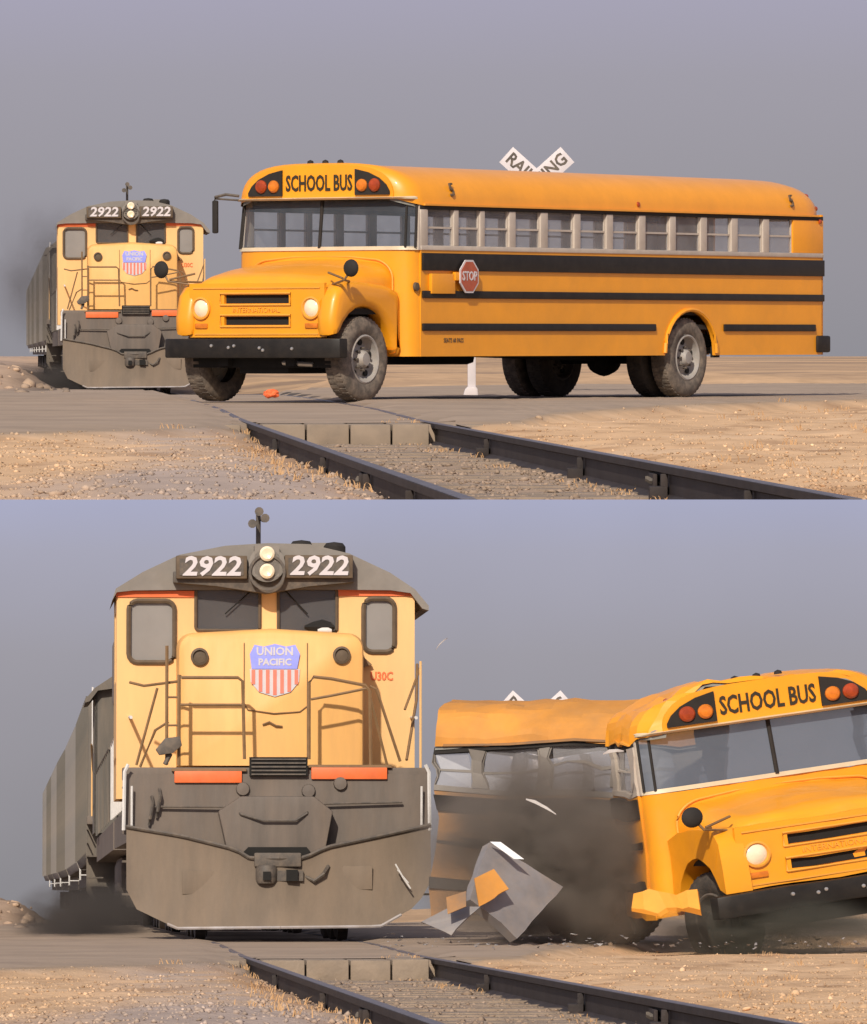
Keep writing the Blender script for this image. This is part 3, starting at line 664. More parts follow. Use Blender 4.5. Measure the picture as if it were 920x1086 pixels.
    for x in (-.55, -.30, -.22, .15, .20, .62): bo.lathe([(.022, .0), (.018, -.012), (.001, -.015)], (x, -.75, .63+.03*math.sin(x*20)), 'y', 8)
    bo.build('bumper_bolts', 'chrome', root, T=T)
    m = MB(); m.box(-1.0, 1.0, -.5, -.44, .40, .52); m.box(-.55, -.42, -.6, .75, .42, .60); m.box(.42, .55, -.6, .75, .42, .60); m.tube([(-.95, 0, .5), (.95, 0, .5)], .06, 8); m.box(-.35, .35, -.45, .75, .33, .80); m.build('front_axle', 'pit', root, T=T)
    m = MB(); m.tube([(.35, -.55, .46), (.75, -.5, .44)], .03, 8); m.build('tie_rod', 'chrome', root, T=T)
    if mirror_far:
        m = MB(); m.box(-1.52, -1.44, .60, .64, 2.02, 2.42); mr_ = m.build('side_mirror', 'under', root, T=T, bevel=.02)
        m = MB(); m.tube([(-1.20, .72, 2.47), (-1.35, .66, 2.49), (-1.48, .62, 2.46), (-1.50, .62, 2.38)], .02, 6); m.tube([(-1.22, .75, 2.42), (-1.48, .63, 2.44)], .014, 6); m.build('mirror_arm', 'steel', mr_, T=T)

def make_bus(mw):
    root = empty('school_bus', mw)
    bus_section(root, None, .95, 10.35, True, True, WINS)
    bus_front(root, None)
    wheel(root, 1.02, 0, .5, side=1); wheel(root, -1.02, 0, .5, side=-1)
    for s in (-1, 1):
        wheel(root, s*1.13, WB, .5, side=s); wheel(root, s*.76, WB, .5, dark=True, side=-s)
    # chassis
    m = MB(); m.box(-.5, -.4, .7, 10.2, .56, .80); m.box(.4, .5, .7, 10.2, .56, .80); m.tube([(-1.0, WB, .5), (1.0, WB, .5)], .085, 10); m.lathe([(.01, -.25), (.16, -.16), (.20, 0), (.16, .16), (.01, .25)], (0, WB, .46), 'y', 16); m.build('chassis', 'pit', root)
    m = MB(); m.tube([(0, 1.2, .62), (0, WB, .5)], .05, 8); m.build('drive_shaft', 'pit', root)
    m = MB(); m.box(-1.15, -.6, 3.6, 5.0, .42, .80); m.build('fuel_tank', 'pit', root, bevel=.08)
    m = MB(); m.tube([(.7, 1.0, .58), (.7, 3.0, .58), (.7, 9.9, .60)], .05, 8); m.build('exhaust_pipe', 'pit', root)
    m = MB(); m.box(1.18, 1.27, WB+.68, WB+.76, .50, .64); m.build('mud_flap', 'pit', root)
    # stop arm
    c = (HW+.075, 1.88, 1.49); n8 = [(c[1]+.215*math.cos(R(22.5+45*k)), c[2]+.215*math.sin(R(22.5+45*k))) for k in range(8)]
    m = MB(); m.prism(n8, 'x', c[0]-.01, c[0]+.004); st = m.build('stop_sign', 'white', root)
    n8 = [(c[1]+.190*math.cos(R(22.5+45*k)), c[2]+.190*math.sin(R(22.5+45*k))) for k in range(8)]
    m = MB(); m.prism(n8, 'x', c[0]+.004, c[0]+.008); m.build('sign_face', 'red', st)
    text_mesh('lettering', 'STOP', .155, 'white', st, tface(c[0]+.010, c[1], c[2], R(90)), .002, .85, .003)
    m = MB(); m.box(HW+.02, HW+.066, 1.6, 1.9, 1.44, 1.54); m.box(HW, HW+.05, 1.12, 1.62, 1.28, 1.52); m.build('stop_arm_bracket', 'bus', st, bevel=.008)
    side_T = lambda y, z, tilt=0: tface(HW+.004, y, z, R(90), tilt)
    for y in (1.62, 9.55):
        text_mesh('fleet_number', '5', .24, 'gasket', root, Matrix.Translation((HW*.99+.012, y, 2.52)) @ Matrix.Rotation(R(90), 4, 'Z') @ Matrix.Rotation(R(-16), 4, 'X') @ TF, .012, .8)
    text_mesh('small_lettering', 'SEATS 60 PASS', .075, 'gasket', root, side_T(1.65, .72), .002, .9)
    m = MB(); m.lathe([(.045, 0), (.04, .02), (.001, .03)], (HW*.985, .80, 1.29), 'x', 14)
    m = MB(); m.lathe([(.055, .0), (.05, .03), (.001, .04)], (1.285, .86, 1.36), 'x', 16); m.build('side_marker', 'gasket', root)
    for y in (5.8,):
        m = MB(); m.lathe([(.035, 0), (.03, .02), (.001, .03)], (HW, y, 2.42), 'x', 12); m.build('side_marker', 'redlens', root)
    return root
BUSU = Matrix.Translation((-1.76, 78.64, .055)) @ Matrix.Rotation(R(-34), 4, 'Z') @ Matrix.Rotation(R(.12), 4, 'X')
bus = make_bus(WU @ BUSU)
tag(bus, 'intact yellow school bus stopped across the railway crossing in the upper scene', 'school bus')

# ------------------------------------------------------------------ locomotive (x right as seen from the front, y backwards, z from rail head)
def px(x): return (x-290)/95.9
def pz(y): return (1000-y)/95.9
def make_loco(mw, front=True):
    root = empty('locomotive', mw)
    # plough
    outl = [(px(131), pz(878)), (px(190), pz(888)), (px(246), pz(902)), (px(262), pz(908)), (px(262), pz(925)), (px(318), pz(925)), (px(318), pz(906)), (px(343), pz(900)), (px(400), pz(888)), (px(455), pz(876)), (px(455), pz(935)), (px(440), pz(962)), (px(400), pz(984)), (px(184), pz(986)), (px(140), pz(965)), (px(131), pz(945))]
    N = 30
    def top(x): return float(np.interp(x, [px(131), px(190), px(246), px(262), px(318), px(343), px(400), px(455)], [pz(878), pz(888), pz(902), pz(912), pz(912), pz(900), pz(888), pz(876)]))
    def bot(x): return float(np.interp(x, [px(131), px(140), px(184), px(400), px(440), px(455)], [pz(945), pz(965), pz(986), pz(984), pz(962), pz(935)]))
    xs = [px(131)+(px(455)-px(131))*k/N for k in range(N+1)]
    secs = []
    for x in xs:
        v = .30*abs(x)/1.7; t_, b_ = top(x), bot(x); sec = []
        for j in range(9):
            u = j/8; z = b_+(t_-b_)*u; sec.append(Vector((x, v-.16*(1-u)**2+.02, z)))
        sec += [p+Vector((0, .03, 0)) for p in reversed(sec)]
        secs.append(sec)
    m = MB(); m.loft(secs); pl = m.build('snow_plough', 'plow', root, angle=40)
    m = MB()
    for k in range(N): m.tube([(xs[k], .30*abs(xs[k])/1.7+.0, top(xs[k])), (xs[k+1], .30*abs(xs[k+1])/1.7+.0, top(xs[k+1]))], .022, 6)
    m.build('plough_top_edge', 'steel', pl)
    m = MB()
    for k in range(4, N-3): m.tube([(xs[k], .30*abs(xs[k])/1.7-.15, bot(xs[k])), (xs[k+1], .30*abs(xs[k+1])/1.7-.15, bot(xs[k+1]))], .018, 6)
    m.build('plough_wear_edge', 'wear', pl)
    m = MB(); m.tube([(px(416), .04, pz(918)), (px(424), .02, pz(932)), (px(432), .01, pz(944))], .009, 5); m.tube([(px(418), .04, pz(924)), (px(430), .02, pz(938))], .006, 5); m.build('scrape_mark', 'grabwhite', pl)
    for (a, b, c, d) in ((px(190), px(225), pz(925), pz(950)), (px(360), px(392), pz(920), pz(945))):
        m = MB(); y_ = .30*abs((a+b)/2)/1.7-.03; m.box(a, b, y_, y_+.02, d, c); m.build('inspection_plate', 'plow', pl, bevel=.008)
    # end sheet below the walkway
    m = MB(); m.prism([(px(127), pz(822)), (px(127), pz(886)), (px(246), pz(910)), (px(343), pz(908)), (px(455), pz(884)), (px(455), pz(822))], 'y', .42, .50); m.build('end_sheet', 'tgrey', root)
    m = MB(); m.box(px(127), px(455), .45, 1.05, pz(828), pz(815)); m.build('front_walkway', 'tgrey', root, bevel=.01)
    m = MB(); m.prism([(px(228), pz(862)), (px(240), pz(915)), (px(262), pz(945)), (px(318), pz(945)), (px(340), pz(915)), (px(350), pz(862)), (px(330), pz(846)), (px(252), pz(846))], 'y', .12, .46); cp = m.build('draft_gear_housing', 'tgrey', root, bevel=.03)
    m = MB(); m.prism([(px(255), pz(905)), (px(262), pz(918)), (px(318), pz(918)), (px(326), pz(905)), (px(322), pz(900)), (px(260), pz(900))], 'y', .10, .13); m.build('coupler_pocket', 'pit', cp)
    m = MB(); m.box(px(266), px(316), .0, .14, pz(921), pz(906)); m.build('upper_striker', 'steel', cp, bevel=.02)
    m = MB(); m.lathe([(.001, -.10), (.10, -.10), (.12, -.06), (.12, .06), (.10, .1), (.001, .1)], (px(279), .02, pz(929)), 'z', 16); m.box(px(270), px(318), .0, .25, pz(936), pz(925)); m.build('coupler_knuckle', 'steel', cp, bevel=.0)
    m = MB(); m.box(px(275), px(283), -.12, -.02, pz(935), pz(926)); m.box(px(300), px(312), -.06, .02, pz(936), pz(924)); m.build('coupler_jaw', 'pit', cp)
    # centre drop step, orange step edges
    m = MB(); m.box(px(262), px(324), .36, .46, pz(824), pz(804)); m.build('drop_step_plate', 'pit', root)
    m = MB()
    for k in range(5): z = pz(806+4*k); m.box(px(264), px(322), .34, .365, z-.012, z+.004)
    m.build('drop_step_grating', 'steel', root)
    for (a, b, c) in ((182, 254, 825), (328, 409, 821)):
        m = MB(); m.box(px(a), px(b), .38, .44, pz(c+6.5), pz(c-6)); m.build('orange_step_edge', 'orange', root, bevel=.01)
        m = MB(); m.box(px(a)-.03, px(b)+.05, .40, .46, pz(c-6), pz(c-9)); m.build('step_ledge', 'rail_brown', root)
    for (s, a) in ((-1, 127), (1, 455)):
        m = MB(); x = px(a); m.tube([(x-s*.01, .33, pz(882)), (x-s*.02, .30, pz(820)), (x-s*.06, .30, pz(812))], .022, 6); m.tube([(x-s*.10, .34, pz(880)), (x-s*.10, .31, pz(835))], .014, 6); m.build('grab_iron', 'grabwhite', root)
        m = MB()
        for k in range(3): m.box(x-s*.02 if s > 0 else x, x if s > 0 else x+.02, .5, 1.0, pz(880-22*k)-.01, pz(880-22*k)+.01); m.box(*sorted((x, x-s*.28)), .52, .98, pz(950-35*k)-.012, pz(950-35*k)+.012)
        m.build('side_step', 'steel', root)['kind'] = 'stuff'
    m = MB(); m.tube([(px(160), .36, pz(857)), (px(240), .34, pz(857)), (px(252), .10, pz(865)), (px(275), .07, pz(872)), (px(310), .07, pz(872)), (px(322), .10, pz(864)), (px(332), .34, pz(854)), (px(425), .36, pz(852))], .014, 6); m.build('uncoupling_lever', 'steel', root)
    for (a, z) in ((158, 846), (166, 838)):
        m = MB(); m.tube([(px(a), .40, pz(z)), (px(a)+.01, .33, pz(z+8)), (px(a)-.02, .34, pz(z+24)), (px(a)-.03, .38, pz(z+30))], .02, 6); m.build('air_hose', 'steel', root)
    m = MB(); m.tube([(px(318), .1, pz(930)), (px(330), .02, pz(936)), (px(340), .02, pz(928)), (px(345), .10, pz(920))], .022, 6); m.build('brake_hose', 'steel', root)
    for (x, y) in ((359, 832), (255, 838), (325, 840)):
        m = MB(); m.lathe([(.001, -.05), (.07, -.04), (.08, .0), (.08, .1)], (px(x), .41, pz(y)), 'y', 12); m.build('pipe_stub', 'tgrey', root)
    # nose
    def ns(y, dx, dz):
        a, b, c, d = px(187)+dx, px(387)-dx, pz(812), pz(669)-dz; r = .17; pts = [(a, c), (b, c)]
        for k in range(7): t_ = math.pi/2*k/6; pts.append((b-r+r*math.cos(t_), d-r+r*math.sin(t_)))
        pts.append(((a+b)/2, d+.05))
        for k in range(7): t_ = math.pi/2+math.pi/2*k/6; pts.append((a+r+r*math.cos(t_), d-r+r*math.sin(t_)))
        return [Vector((p, y, q)) for p, q in pts]
    m = MB(); m.loft([ns(1.0, .06, .06), ns(1.03, .015, .02), ns(1.10, 0, 0), ns(2.05, -.0, -.03)]); nose = m.build('nose', 'train', root, angle=40)
    m = MB(); m.tube([(px(258), .995, pz(745)), (px(262), .99, pz(752)), (px(290), .985, pz(756)), (px(318), .99, pz(754)), (px(326), .995, pz(748))], .008, 5); m.tube([(px(258), .99, pz(803)), (px(258), .99, pz(680))], .006, 5); m.tube([(px(326), .99, pz(803)), (px(326), .99, pz(680))], .006, 5); m.build('nose_door_seam', 'rail_brown', nose)
    m = MB(); m.tube([(px(278), .985, pz(768)), (px(285), .97, pz(765)), (px(292), .97, pz(769)), (px(299), .985, pz(770))], .012, 6); m.build('door_latch', 'rail_brown', nose)
    for (x, y) in ((210, 695), (363, 693)):
        m = MB(); m.lathe([(.10, .0), (.10, -.04), (.075, -.05), (.07, -.02), (.001, -.03)], (px(x), 1.0, pz(y)), 'y', 20); m.build('class_light', 'gasket', nose)
    # shield
    cx = px(291)
    def sh(w0, w1, z0, z1): return [(cx-w0, z0), (cx+w0, z0), (cx+w1, z1), (cx-w1, z1)]
    topp = [(px(266), pz(708)), (px(315), pz(708)), (px(318), pz(692)), (px(313), pz(682)), (px(303), pz(684)), (px(291), pz(681)), (px(279), pz(684)), (px(269), pz(682)), (px(264), pz(692))]
    m = MB(); m.prism(topp, 'y', .975, .995); sd_ = m.build('shield_emblem', 'blue', nose)
    body = [(px(264), pz(708)), (px(318), pz(708)), (px(317), pz(722)), (px(308), pz(733)), (px(291), pz(738)), (px(274), pz(733)), (px(265), pz(722))]
    m = MB(); m.prism(body, 'y', .985, .995); m.build('shield_field', 'white', sd_)
    m = MB()
    for k in range(7):
        x = px(264)+(px(318)-px(264))*(k+.5)/7; zb = np.interp(abs(x-cx), [0, .18, .27], [pz(736), pz(732), pz(721)]); m.box(x-.020, x+.020, .978, .985, float(zb), pz(709))
    m.build('shield_stripes', 'pink', sd_)
    text_mesh('shield_lettering', 'UNION', .125, 'white', sd_, tface(cx, .972, pz(689.5)), .002, 1.0, .004)
    text_mesh('shield_lettering', 'PACIFIC', .105, 'white', sd_, tface(cx, .972, pz(701)), .002, 1.0, .004)
    # cab
    ZB = 1.6; Zc = pz(620)
    cols = [(px(122), px(135), None), (px(135), px(185), (pz(698), pz(631))), (px(185), px(208), None), (px(208), px(278), (pz(663), pz(617))), (px(278), px(298), None), (px(298), px(362), (pz(665), pz(617))), (px(362), px(391), None), (px(391), px(425), (pz(686), pz(628))), (px(425), px(447), None)]
    cab = MB(); f = 1.95
    for a, b, w in cols:
        if w is None: cab.box(a, b, f, f+.06, ZB, Zc)
        else:
            cab.box(a, b, f, f+.06, ZB, w[0]); 
            if w[1] < Zc-.01: cab.box(a, b, f, f+.06, w[1], Zc)
    xl, xr = px(122), px(447)
    for x in (xl, xr-.05):
        cab.box(x, x+.05, f+.06, 2.35, ZB, Zc); cab.box(x, x+.05, 2.35, 3.6, ZB, 2.95); cab.box(x, x+.05, 2.35, 3.6, 3.75, Zc); cab.box(x, x+.05, 3.6, 4.3, ZB, Zc); cab.box(x+.005, x+.045, 2.93, 3.0, 2.95, 3.75)
    cab.box(xl, xr, 4.24, 4.3, ZB, Zc); cab.box(xl, xr, f+.02, 4.28, 2.0, 2.08)
    cb = cab.build('cab', 'train_lt', root)
    for i, (a, b, w) in enumerate(cols):
        if w is None: continue
        m = MB(); m.box(a, b, f+.02, f+.03, w[0], w[1]); g = m.build('cab_window' if i in (1, 7) else 'windshield', 'sglass' if i in (1, 7) else 'tglass', root)
        r_ = .10 if i in (1, 7) else .04; pts = []
        for (cx_, cz_, a0) in ((b-r_, w[1]-r_, 0), (a+r_, w[1]-r_, 90), (a+r_, w[0]+r_, 180), (b-r_, w[0]+r_, 270)):
            for k in range(5): t_ = R(a0+22.5*k); pts.append((cx_+r_*math.cos(t_), f-.01, cz_+r_*math.sin(t_)))
        pts += pts[:2]
        m = MB(); m.tube(pts, .030 if i in (1, 7) else .02, 6); m.build('window_gasket', 'gasket', g)
        if i in (1, 7):    # fill the corners outside the rounded gasket
            m = MB()
            for (cx_, cz_, sx1, sz1) in ((b, w[1], -1, -1), (a, w[1], 1, -1), (a, w[0], 1, 1), (b, w[0], -1, 1)):
                ar = [(cx_, cz_)]+[(cx_+sx1*r_*(1-math.cos(R(22.5*k))), cz_+sz1*r_*(1-math.sin(R(22.5*k)))) for k in range(5)]
                m.prism(ar, 'y', f+.0, f+.018)
            m.build('window_corner', 'train_lt', g)
    m = MB(); m.tube([(px(268), f-.03, pz(620)), (px(240), f-.035, pz(645))], .008, 5); m.tube([(px(306), f-.03, pz(620)), (px(330), f-.035, pz(645))], .008, 5); m.build('wiper', 'pit', root)
    # engineer's cap and papers behind the right windshield: a dark bundle on the sill
    m = MB(); m.loft([[Vector((px(326)+dx, 1.78+.10*math.cos(a), pz(660)+h*math.sin(a))) for a in [2*math.pi*k/8 for k in range(8)]] for dx, h in ((0, .02), (.09, .06), (.20, .09), (.30, .06), (.34, .02))]); bd = m.build('sill_bundle', 'pit', root)
    m = MB(); m.loft([[Vector((px(340)+dx, 1.72+.05*math.cos(a), pz(664)+h*math.sin(a))) for a in [2*math.pi*k/8 for k in range(8)]] for dx, h in ((0, .02), (.05, .05), (.12, .05), (.16, .02))]); m.build('pale_rag', 'grabwhite', bd)
    for a, b, y in ((121, 209, 623), (361, 446, 621)):
        m = MB(); m.box(px(a), px(b), f-.02, f-.002, pz(y+4), pz(y-3)); m.build('red_stripe', 'orange', root)
    text_mesh('class_lettering', 'U30C', .135, 'orange', root, tface(px(411), f-.006, pz(713)), .003, .8, .004)
    # number markings side of cab, roof
    rf = [(117, 631), (121, 618), (150, 600), (190, 581), (240, 571), (286, 568), (332, 569), (375, 579), (420, 600), (447, 618), (462, 636), (462, 641), (455, 639), (442, 622), (420, 619), (290, 618), (140, 620), (122, 622)]
    m = MB(); m.prism([(px(a), pz(b)) for a, b in rf], 'y', 1.86, 4.5); rfo = m.build('cab_roof', 'roofgrey', root, angle=25)
    m = MB(); m.prism([(px(183), pz(600)), (px(183), pz(612)), (px(230), pz(616)), (px(284), pz(624)), (px(330), pz(616)), (px(380), pz(611)), (px(380), pz(600))], 'y', 1.70, 1.86); m.build('number_board_bracket', 'steel', rfo, bevel=.01)
    for a, b, c, d in ((186, 263, 583, 608), (304, 378, 582, 607)):
        m = MB(); m.box(px(a), px(b), 1.62, 1.86, pz(d), pz(c)); nb = m.build('number_board', 'gasket', rfo, bevel=.012)
        m = MB(); m.box(px(a)+.04, px(b)-.04, 1.612, 1.618, pz(d)+.035, pz(c)-.035); m.build('board_face', 'steel', nb)
        text_mesh('road_number', '2922', .30, 'white', nb, tface(px((a+b)/2), 1.605, pz((c+d)/2)), .003, 1.10, .008, shear=.15)
    m = MB(); m.lathe([(.001, .2), (.16, .2), (.20, .02), (.205, -.05), (.17, -.06)], (px(284.5), 1.66, pz(592)), 'y', 28); m.box(px(271), px(298), 1.60, 1.9, pz(606), pz(572)); hl = m.build('headlight', 'roofgrey', rfo, angle=40)
    m = MB(); m.lathe([(.21, .0), (.21, -.05), (.18, -.05), (.18, .0)], (px(284.5), 1.62, pz(601)), 'y', 28); m.f = m.f[:-2]; m.build('headlight_rim', 'steel', hl)
    for z in (581, 600):
        m = MB(); m.lathe([(.085, -.0), (.085, -.03), (.06, -.05), (.001, -.03)], (px(284.5), 1.59, pz(z)), 'y', 20); m.build('lamp', 'lamp', hl)
    # horn and aerials
    m = MB()
    for dx, dz, l in ((-.06, .0, .30), (.05, .06, .36), (0, .14, .28)): m.tube([(px(278)+dx, 2.5, pz(545)+dz), (px(278)+dx*1.3, 2.5-l, pz(545)+dz)], .025, 10, .052)
    m.tube([(px(278), 2.5, pz(569)), (px(278), 2.5, pz(540)), (px(278), 2.5, pz(532))], .028, 8); m.build('air_horn', 'steel', rfo)
    for x, z in ((325, 567), (361, 569)):
        m = MB(); m.lathe([(.13, -.12), (.13, .0), (.10, .04), (.001, .055)], (px(x), 2.4, pz(z)), 'z', 16); m.build('roof_aerial', 'under', rfo)
    m = MB(); m.box(px(325), px(361), 2.36, 2.44, pz(573), pz(565)); m.build('aerial_bar', 'roofgrey', rfo)
    # handrails
    def hr(paths, r=.021, nm='handrail', mt='rail_brown'):
        m = MB()
        for p in paths: m.tube([(px(a), y, pz(b)) for a, y, b in p], r, 6)
        return m.build(nm, mt, root)
    Y0 = .50
    hr([[(187, Y0, 812), (187, Y0, 716), (190, Y0, 719), (250, Y0, 719), (255, Y0, 723), (257, Y0, 806)]]); hr([[(187, Y0, 748), (255, Y0, 748)]], .017)
    hr([[(174, Y0, 812), (174, Y0, 685)]]); hr([[(135, .9, 723), (150, .8, 727), (187, Y0, 723)]], .017); hr([[(174, Y0, 740), (187, Y0, 740)], [(174, Y0, 770), (187, Y0, 770)]], .014)
    hr([[(326, Y0, 806), (326, Y0, 724), (331, Y0, 718), (350, Y0, 720), (386, Y0, 727), (391, Y0, 733), (392, Y0, 812)]]); hr([[(328, Y0, 742), (350, Y0, 738), (389, Y0, 730)]], .017)
    hr([[(391, Y0, 728), (398, Y0, 731), (424, .6, 808)]], .019); hr([[(391, Y0, 738), (410, .6, 812)]], .017); hr([[(432, .8, 806), (446, 1.4, 740), (449, 1.8, 700)]], .017); hr([[(448, 1.0, 706), (430, .8, 752)]], .015)
    hr([[(164, .6, 730), (142, .7, 812)]], .017); hr([[(176, .6, 766), (162, .6, 775), (146, .7, 814)]], .017); hr([[(447, .8, 815), (447, .8, 700)]], .015, mt='train_lt')
    m = MB(); m.prism([(px(162), pz(796)), (px(172), pz(784)), (px(188), pz(782)), (px(190), pz(792)), (px(180), pz(800)), (px(166), pz(802))], 'y', .36, .50); m.tube([(px(178), .45, pz(800)), (px(172), .44, pz(812))], .03, 6); m.build('cable_receptacle', 'steel', root, bevel=.01)
    m = MB(); m.prism([(px(386), pz(688)), (px(400), pz(700)), (px(388), pz(704)), (px(384), pz(698))], 'y', 1.85, 1.93); m.build('bell_bracket', 'rail_brown', root)
    # frame, side sills, hood, radiator, trucks
    m = MB(); m.box(-1.55, 1.55, .5, 19.6, 1.15, 1.55); m.build('frame', 'tgrey', root)
    m = MB(); m.box(-.95, .95, 4.3, 16.4, 1.58, 4.15); m.build('long_hood', 'train_lt', root, bevel=.08)
    dm = MB()
    for k in range(15):
        for s in (-1, 1): dm.box(*sorted((s*.952, s*.975)), 4.5+.78*k, 5.2+.78*k, 1.75, 3.6)
    dm.build('hood_doors', 'train_lt', root, bevel=.01)
    m = MB(); m.box(-1.5, 1.5, 14.6, 18.2, 3.35, 4.30); m.box(-.95, .95, 16.4, 19.0, 1.58, 3.4); m.build('radiator_housing', 'roofgrey', root, bevel=.06)
    m = MB(); m.box(-.3, .3, 8.5, 9.3, 4.15, 4.45); m.build('exhaust_stack', 'steel', root, bevel=.04)
    for s in (-1, 1):
        m = MB(); m.tube([(s*1.6, 1.0, 2.5), (s*1.6, 4.4, 2.6), (s*1.6, 19.2, 2.6)], .02, 6)
        for k in range(11): m.tube([(s*1.6, 4.4+1.45*k, 1.55), (s*1.6, 4.4+1.45*k, 2.6)], .016, 6)
        m.build('side_handrail', 'grabwhite', root)
    m = MB(); m.box(-1.35, 1.35, 7.6, 12.4, .35, 1.15); m.build('fuel_tank', 'steel', root, bevel=.15)
    for yc in (3.6, 16.2):
        m = MB()
        for s in (-1, 1):
            m.prism([(yc-2.4, .75), (yc-2.2, .95), (yc+2.2, .95), (yc+2.4, .75), (yc+1.6, .5), (yc-1.6, .5)], 'x', *sorted((s*1.02, s*1.18)))
            for k in (-1.75, 0, 1.75): m.box(*sorted((s*1.16, s*1.28)), yc+k-.2, yc+k+.2, .35, .8)
        m.box(-1.03, 1.03, yc-.15, yc+.15, .56, .74)
        tr = m.build('truck_frame', 'steel', root)
        for k in (-1.75, 0, 1.75):
            m = MB(); 
            for s in (-1, 1): m.lathe([(.10, s*.70), (.46, s*.72), (.50, s*.745), (.53, s*.75), (.51, s*.86), (.45, s*.87), (.40, s*.84), (.10, s*.86)], (0, yc+k, .52), 'x', 24)
            m.tube([(-.7, yc+k, .52), (.7, yc+k, .52)], .09, 8); m.build('wheelset', 'steel', tr)
    return root
def make_car(mw, mt):
    root = empty('freight_car', mw); L_ = 16.2
    m = MB(); m.prism([(-1.62, 1.2), (-1.68, 1.35), (-1.68, 4.05), (-1.2, 4.38), (0, 4.5), (1.2, 4.38), (1.68, 4.05), (1.68, 1.35), (1.62, 1.2)], 'y', .5, L_); m.build('car_body', mt, root, bevel=.02)
    m = MB(); m.box(-.02, .02, 0, .12, 1.35, 4.05); rib = m.build('side_rib', mt, root); rib.location = (-1.70, .6, 0); n_ = 0
    for k in range(15):
        for s in (-1, 1):
            if k == 0 and s == -1: continue
            r_ = rib.copy(); COL.objects.link(r_); r_.location = (s*1.70, .6+1.09*k, 0)
    m = MB(); m.box(-.3, .3, .3, L_+.1, 4.5, 4.56); m.build('roof_walk', 'steel', root)
    for s in (-1, 1):
        m = MB(); m.tube([(s*1.2, .42, 1.0), (s*1.2, .42, 4.3)], .02, 6); m.tube([(s*1.6, .42, 1.0), (s*1.6, .42, 4.2)], .02, 6)
        for k in range(9): m.tube([(s*1.2, .42, 1.1+.36*k), (s*1.6, .42, 1.1+.36*k)], .014, 6)
        m.build('ladder', 'grabwhite', root)
    m = MB(); m.box(-1.4, 1.4, .6, L_-.1, .9, 1.2)
    m.build('underframe', 'steel', root)
    for yc in (2.4, L_-1.9):
        m = MB()
        for s in (-1, 1): m.prism([(yc-1.2, .4), (yc-.5, .85), (yc+.5, .85), (yc+1.2, .4), (yc+.5, .3), (yc-.5, .3)], 'x', *sorted((s*1.0, s*1.15)))
        m.box(-1.03, 1.03, yc-.15, yc+.15, .56, .74)
        tr = m.build('truck_frame', 'steel', root)
        for k in (-.85, .85):
            m = MB()
            for s in (-1, 1): m.lathe([(.10, s*.70), (.42, s*.73), (.45, s*.75), (.44, s*.86), (.10, s*.84)], (0, yc+k, .45), 'x', 20)
            m.tube([(-.7, yc+k, .45), (.7, yc+k, .45)], .08, 8); m.build('wheelset', 'steel', tr)
    return root
def on_track(Y, flip=False, L_=20.0):
    x0, x1 = track_x(Y), track_x(Y+L_); yaw = math.atan2(-(x1-x0), L_)
    z0, z1 = track_z(Y+2), track_z(Y+L_-2); pit = math.atan2(z1-z0, L_-4)
    Mx = Matrix.Translation((x0, Y, track_z(Y))) @ Matrix.Rotation(yaw, 4, 'Z') @ Matrix.Rotation(pit, 4, 'X')
    if flip: Mx = Mx @ Matrix.Translation((0, L_, 0)) @ Matrix.Rotation(math.pi, 4, 'Z')
    return Mx
YU, YL = 152.0, 73.0
DXU = Matrix.Translation((-.15, 0, .0)); DXL = Matrix.Translation((-.10, 0, .0))
loco = make_loco(WU @ DXU @ on_track(YU))
tag(loco, 'yellow and grey diesel locomotive approaching behind the bus in the upper scene', 'locomotive')
loco2 = copy_tree(loco, None, WL @ DXL @ on_track(YL)); loco2['label'] = 'large yellow and grey diesel locomotive filling the left of the lower scene'
for W, D, Y, w in ((WU, DXU, YU, 'upper'), (WL, DXL, YL, 'lower')):
    c = copy_tree(loco, None, W @ D @ on_track(Y+20.3, True)); c['label'] = 'second grimy locomotive, shade put into its colour, coupled behind the lead engine in the %s scene' % w
    for ch in c.children:
        if ch.name.split('.')[0] in ('cab', 'long_hood', 'hood_doors', 'nose', 'cab_roof', 'snow_plough', 'end_sheet', 'side_handrail', 'grab_iron'):
            ch.material_slots[0].link = 'OBJECT'; ch.material_slots[0].material = M['carA']  # dark grey replaces the yellow to paint in the shaded train side
carA = make_car(WU @ on_track(YU+41), 'carA'); carB = make_car(WU @ on_track(YU+41+17), 'carB')
ordn = ['first', 'second', 'third', 'fourth', 'fifth', 'sixth', 'seventh', 'eighth']
first = {0: carA, 1: carB}
for W, D, Y, w, n in ((WU, DXU, YU, 'upper', 8), (WL, DXL, YL, 'lower', 6)):
    for k in range(n):
        mw = W @ D @ on_track(Y+41+17*k, L_=16.2)
        if w == 'upper' and k < 2: c = first[k]; c.matrix_world = mw
        else: c = copy_tree(first[k % 2], None, mw)
        tag(c, '%s freight car, %s of the string behind the engines in the %s scene' % ('dark grey' if k % 2 == 0 else 'dirty white', ordn[k], w), 'freight car', 'freight cars of the %s train' % w)

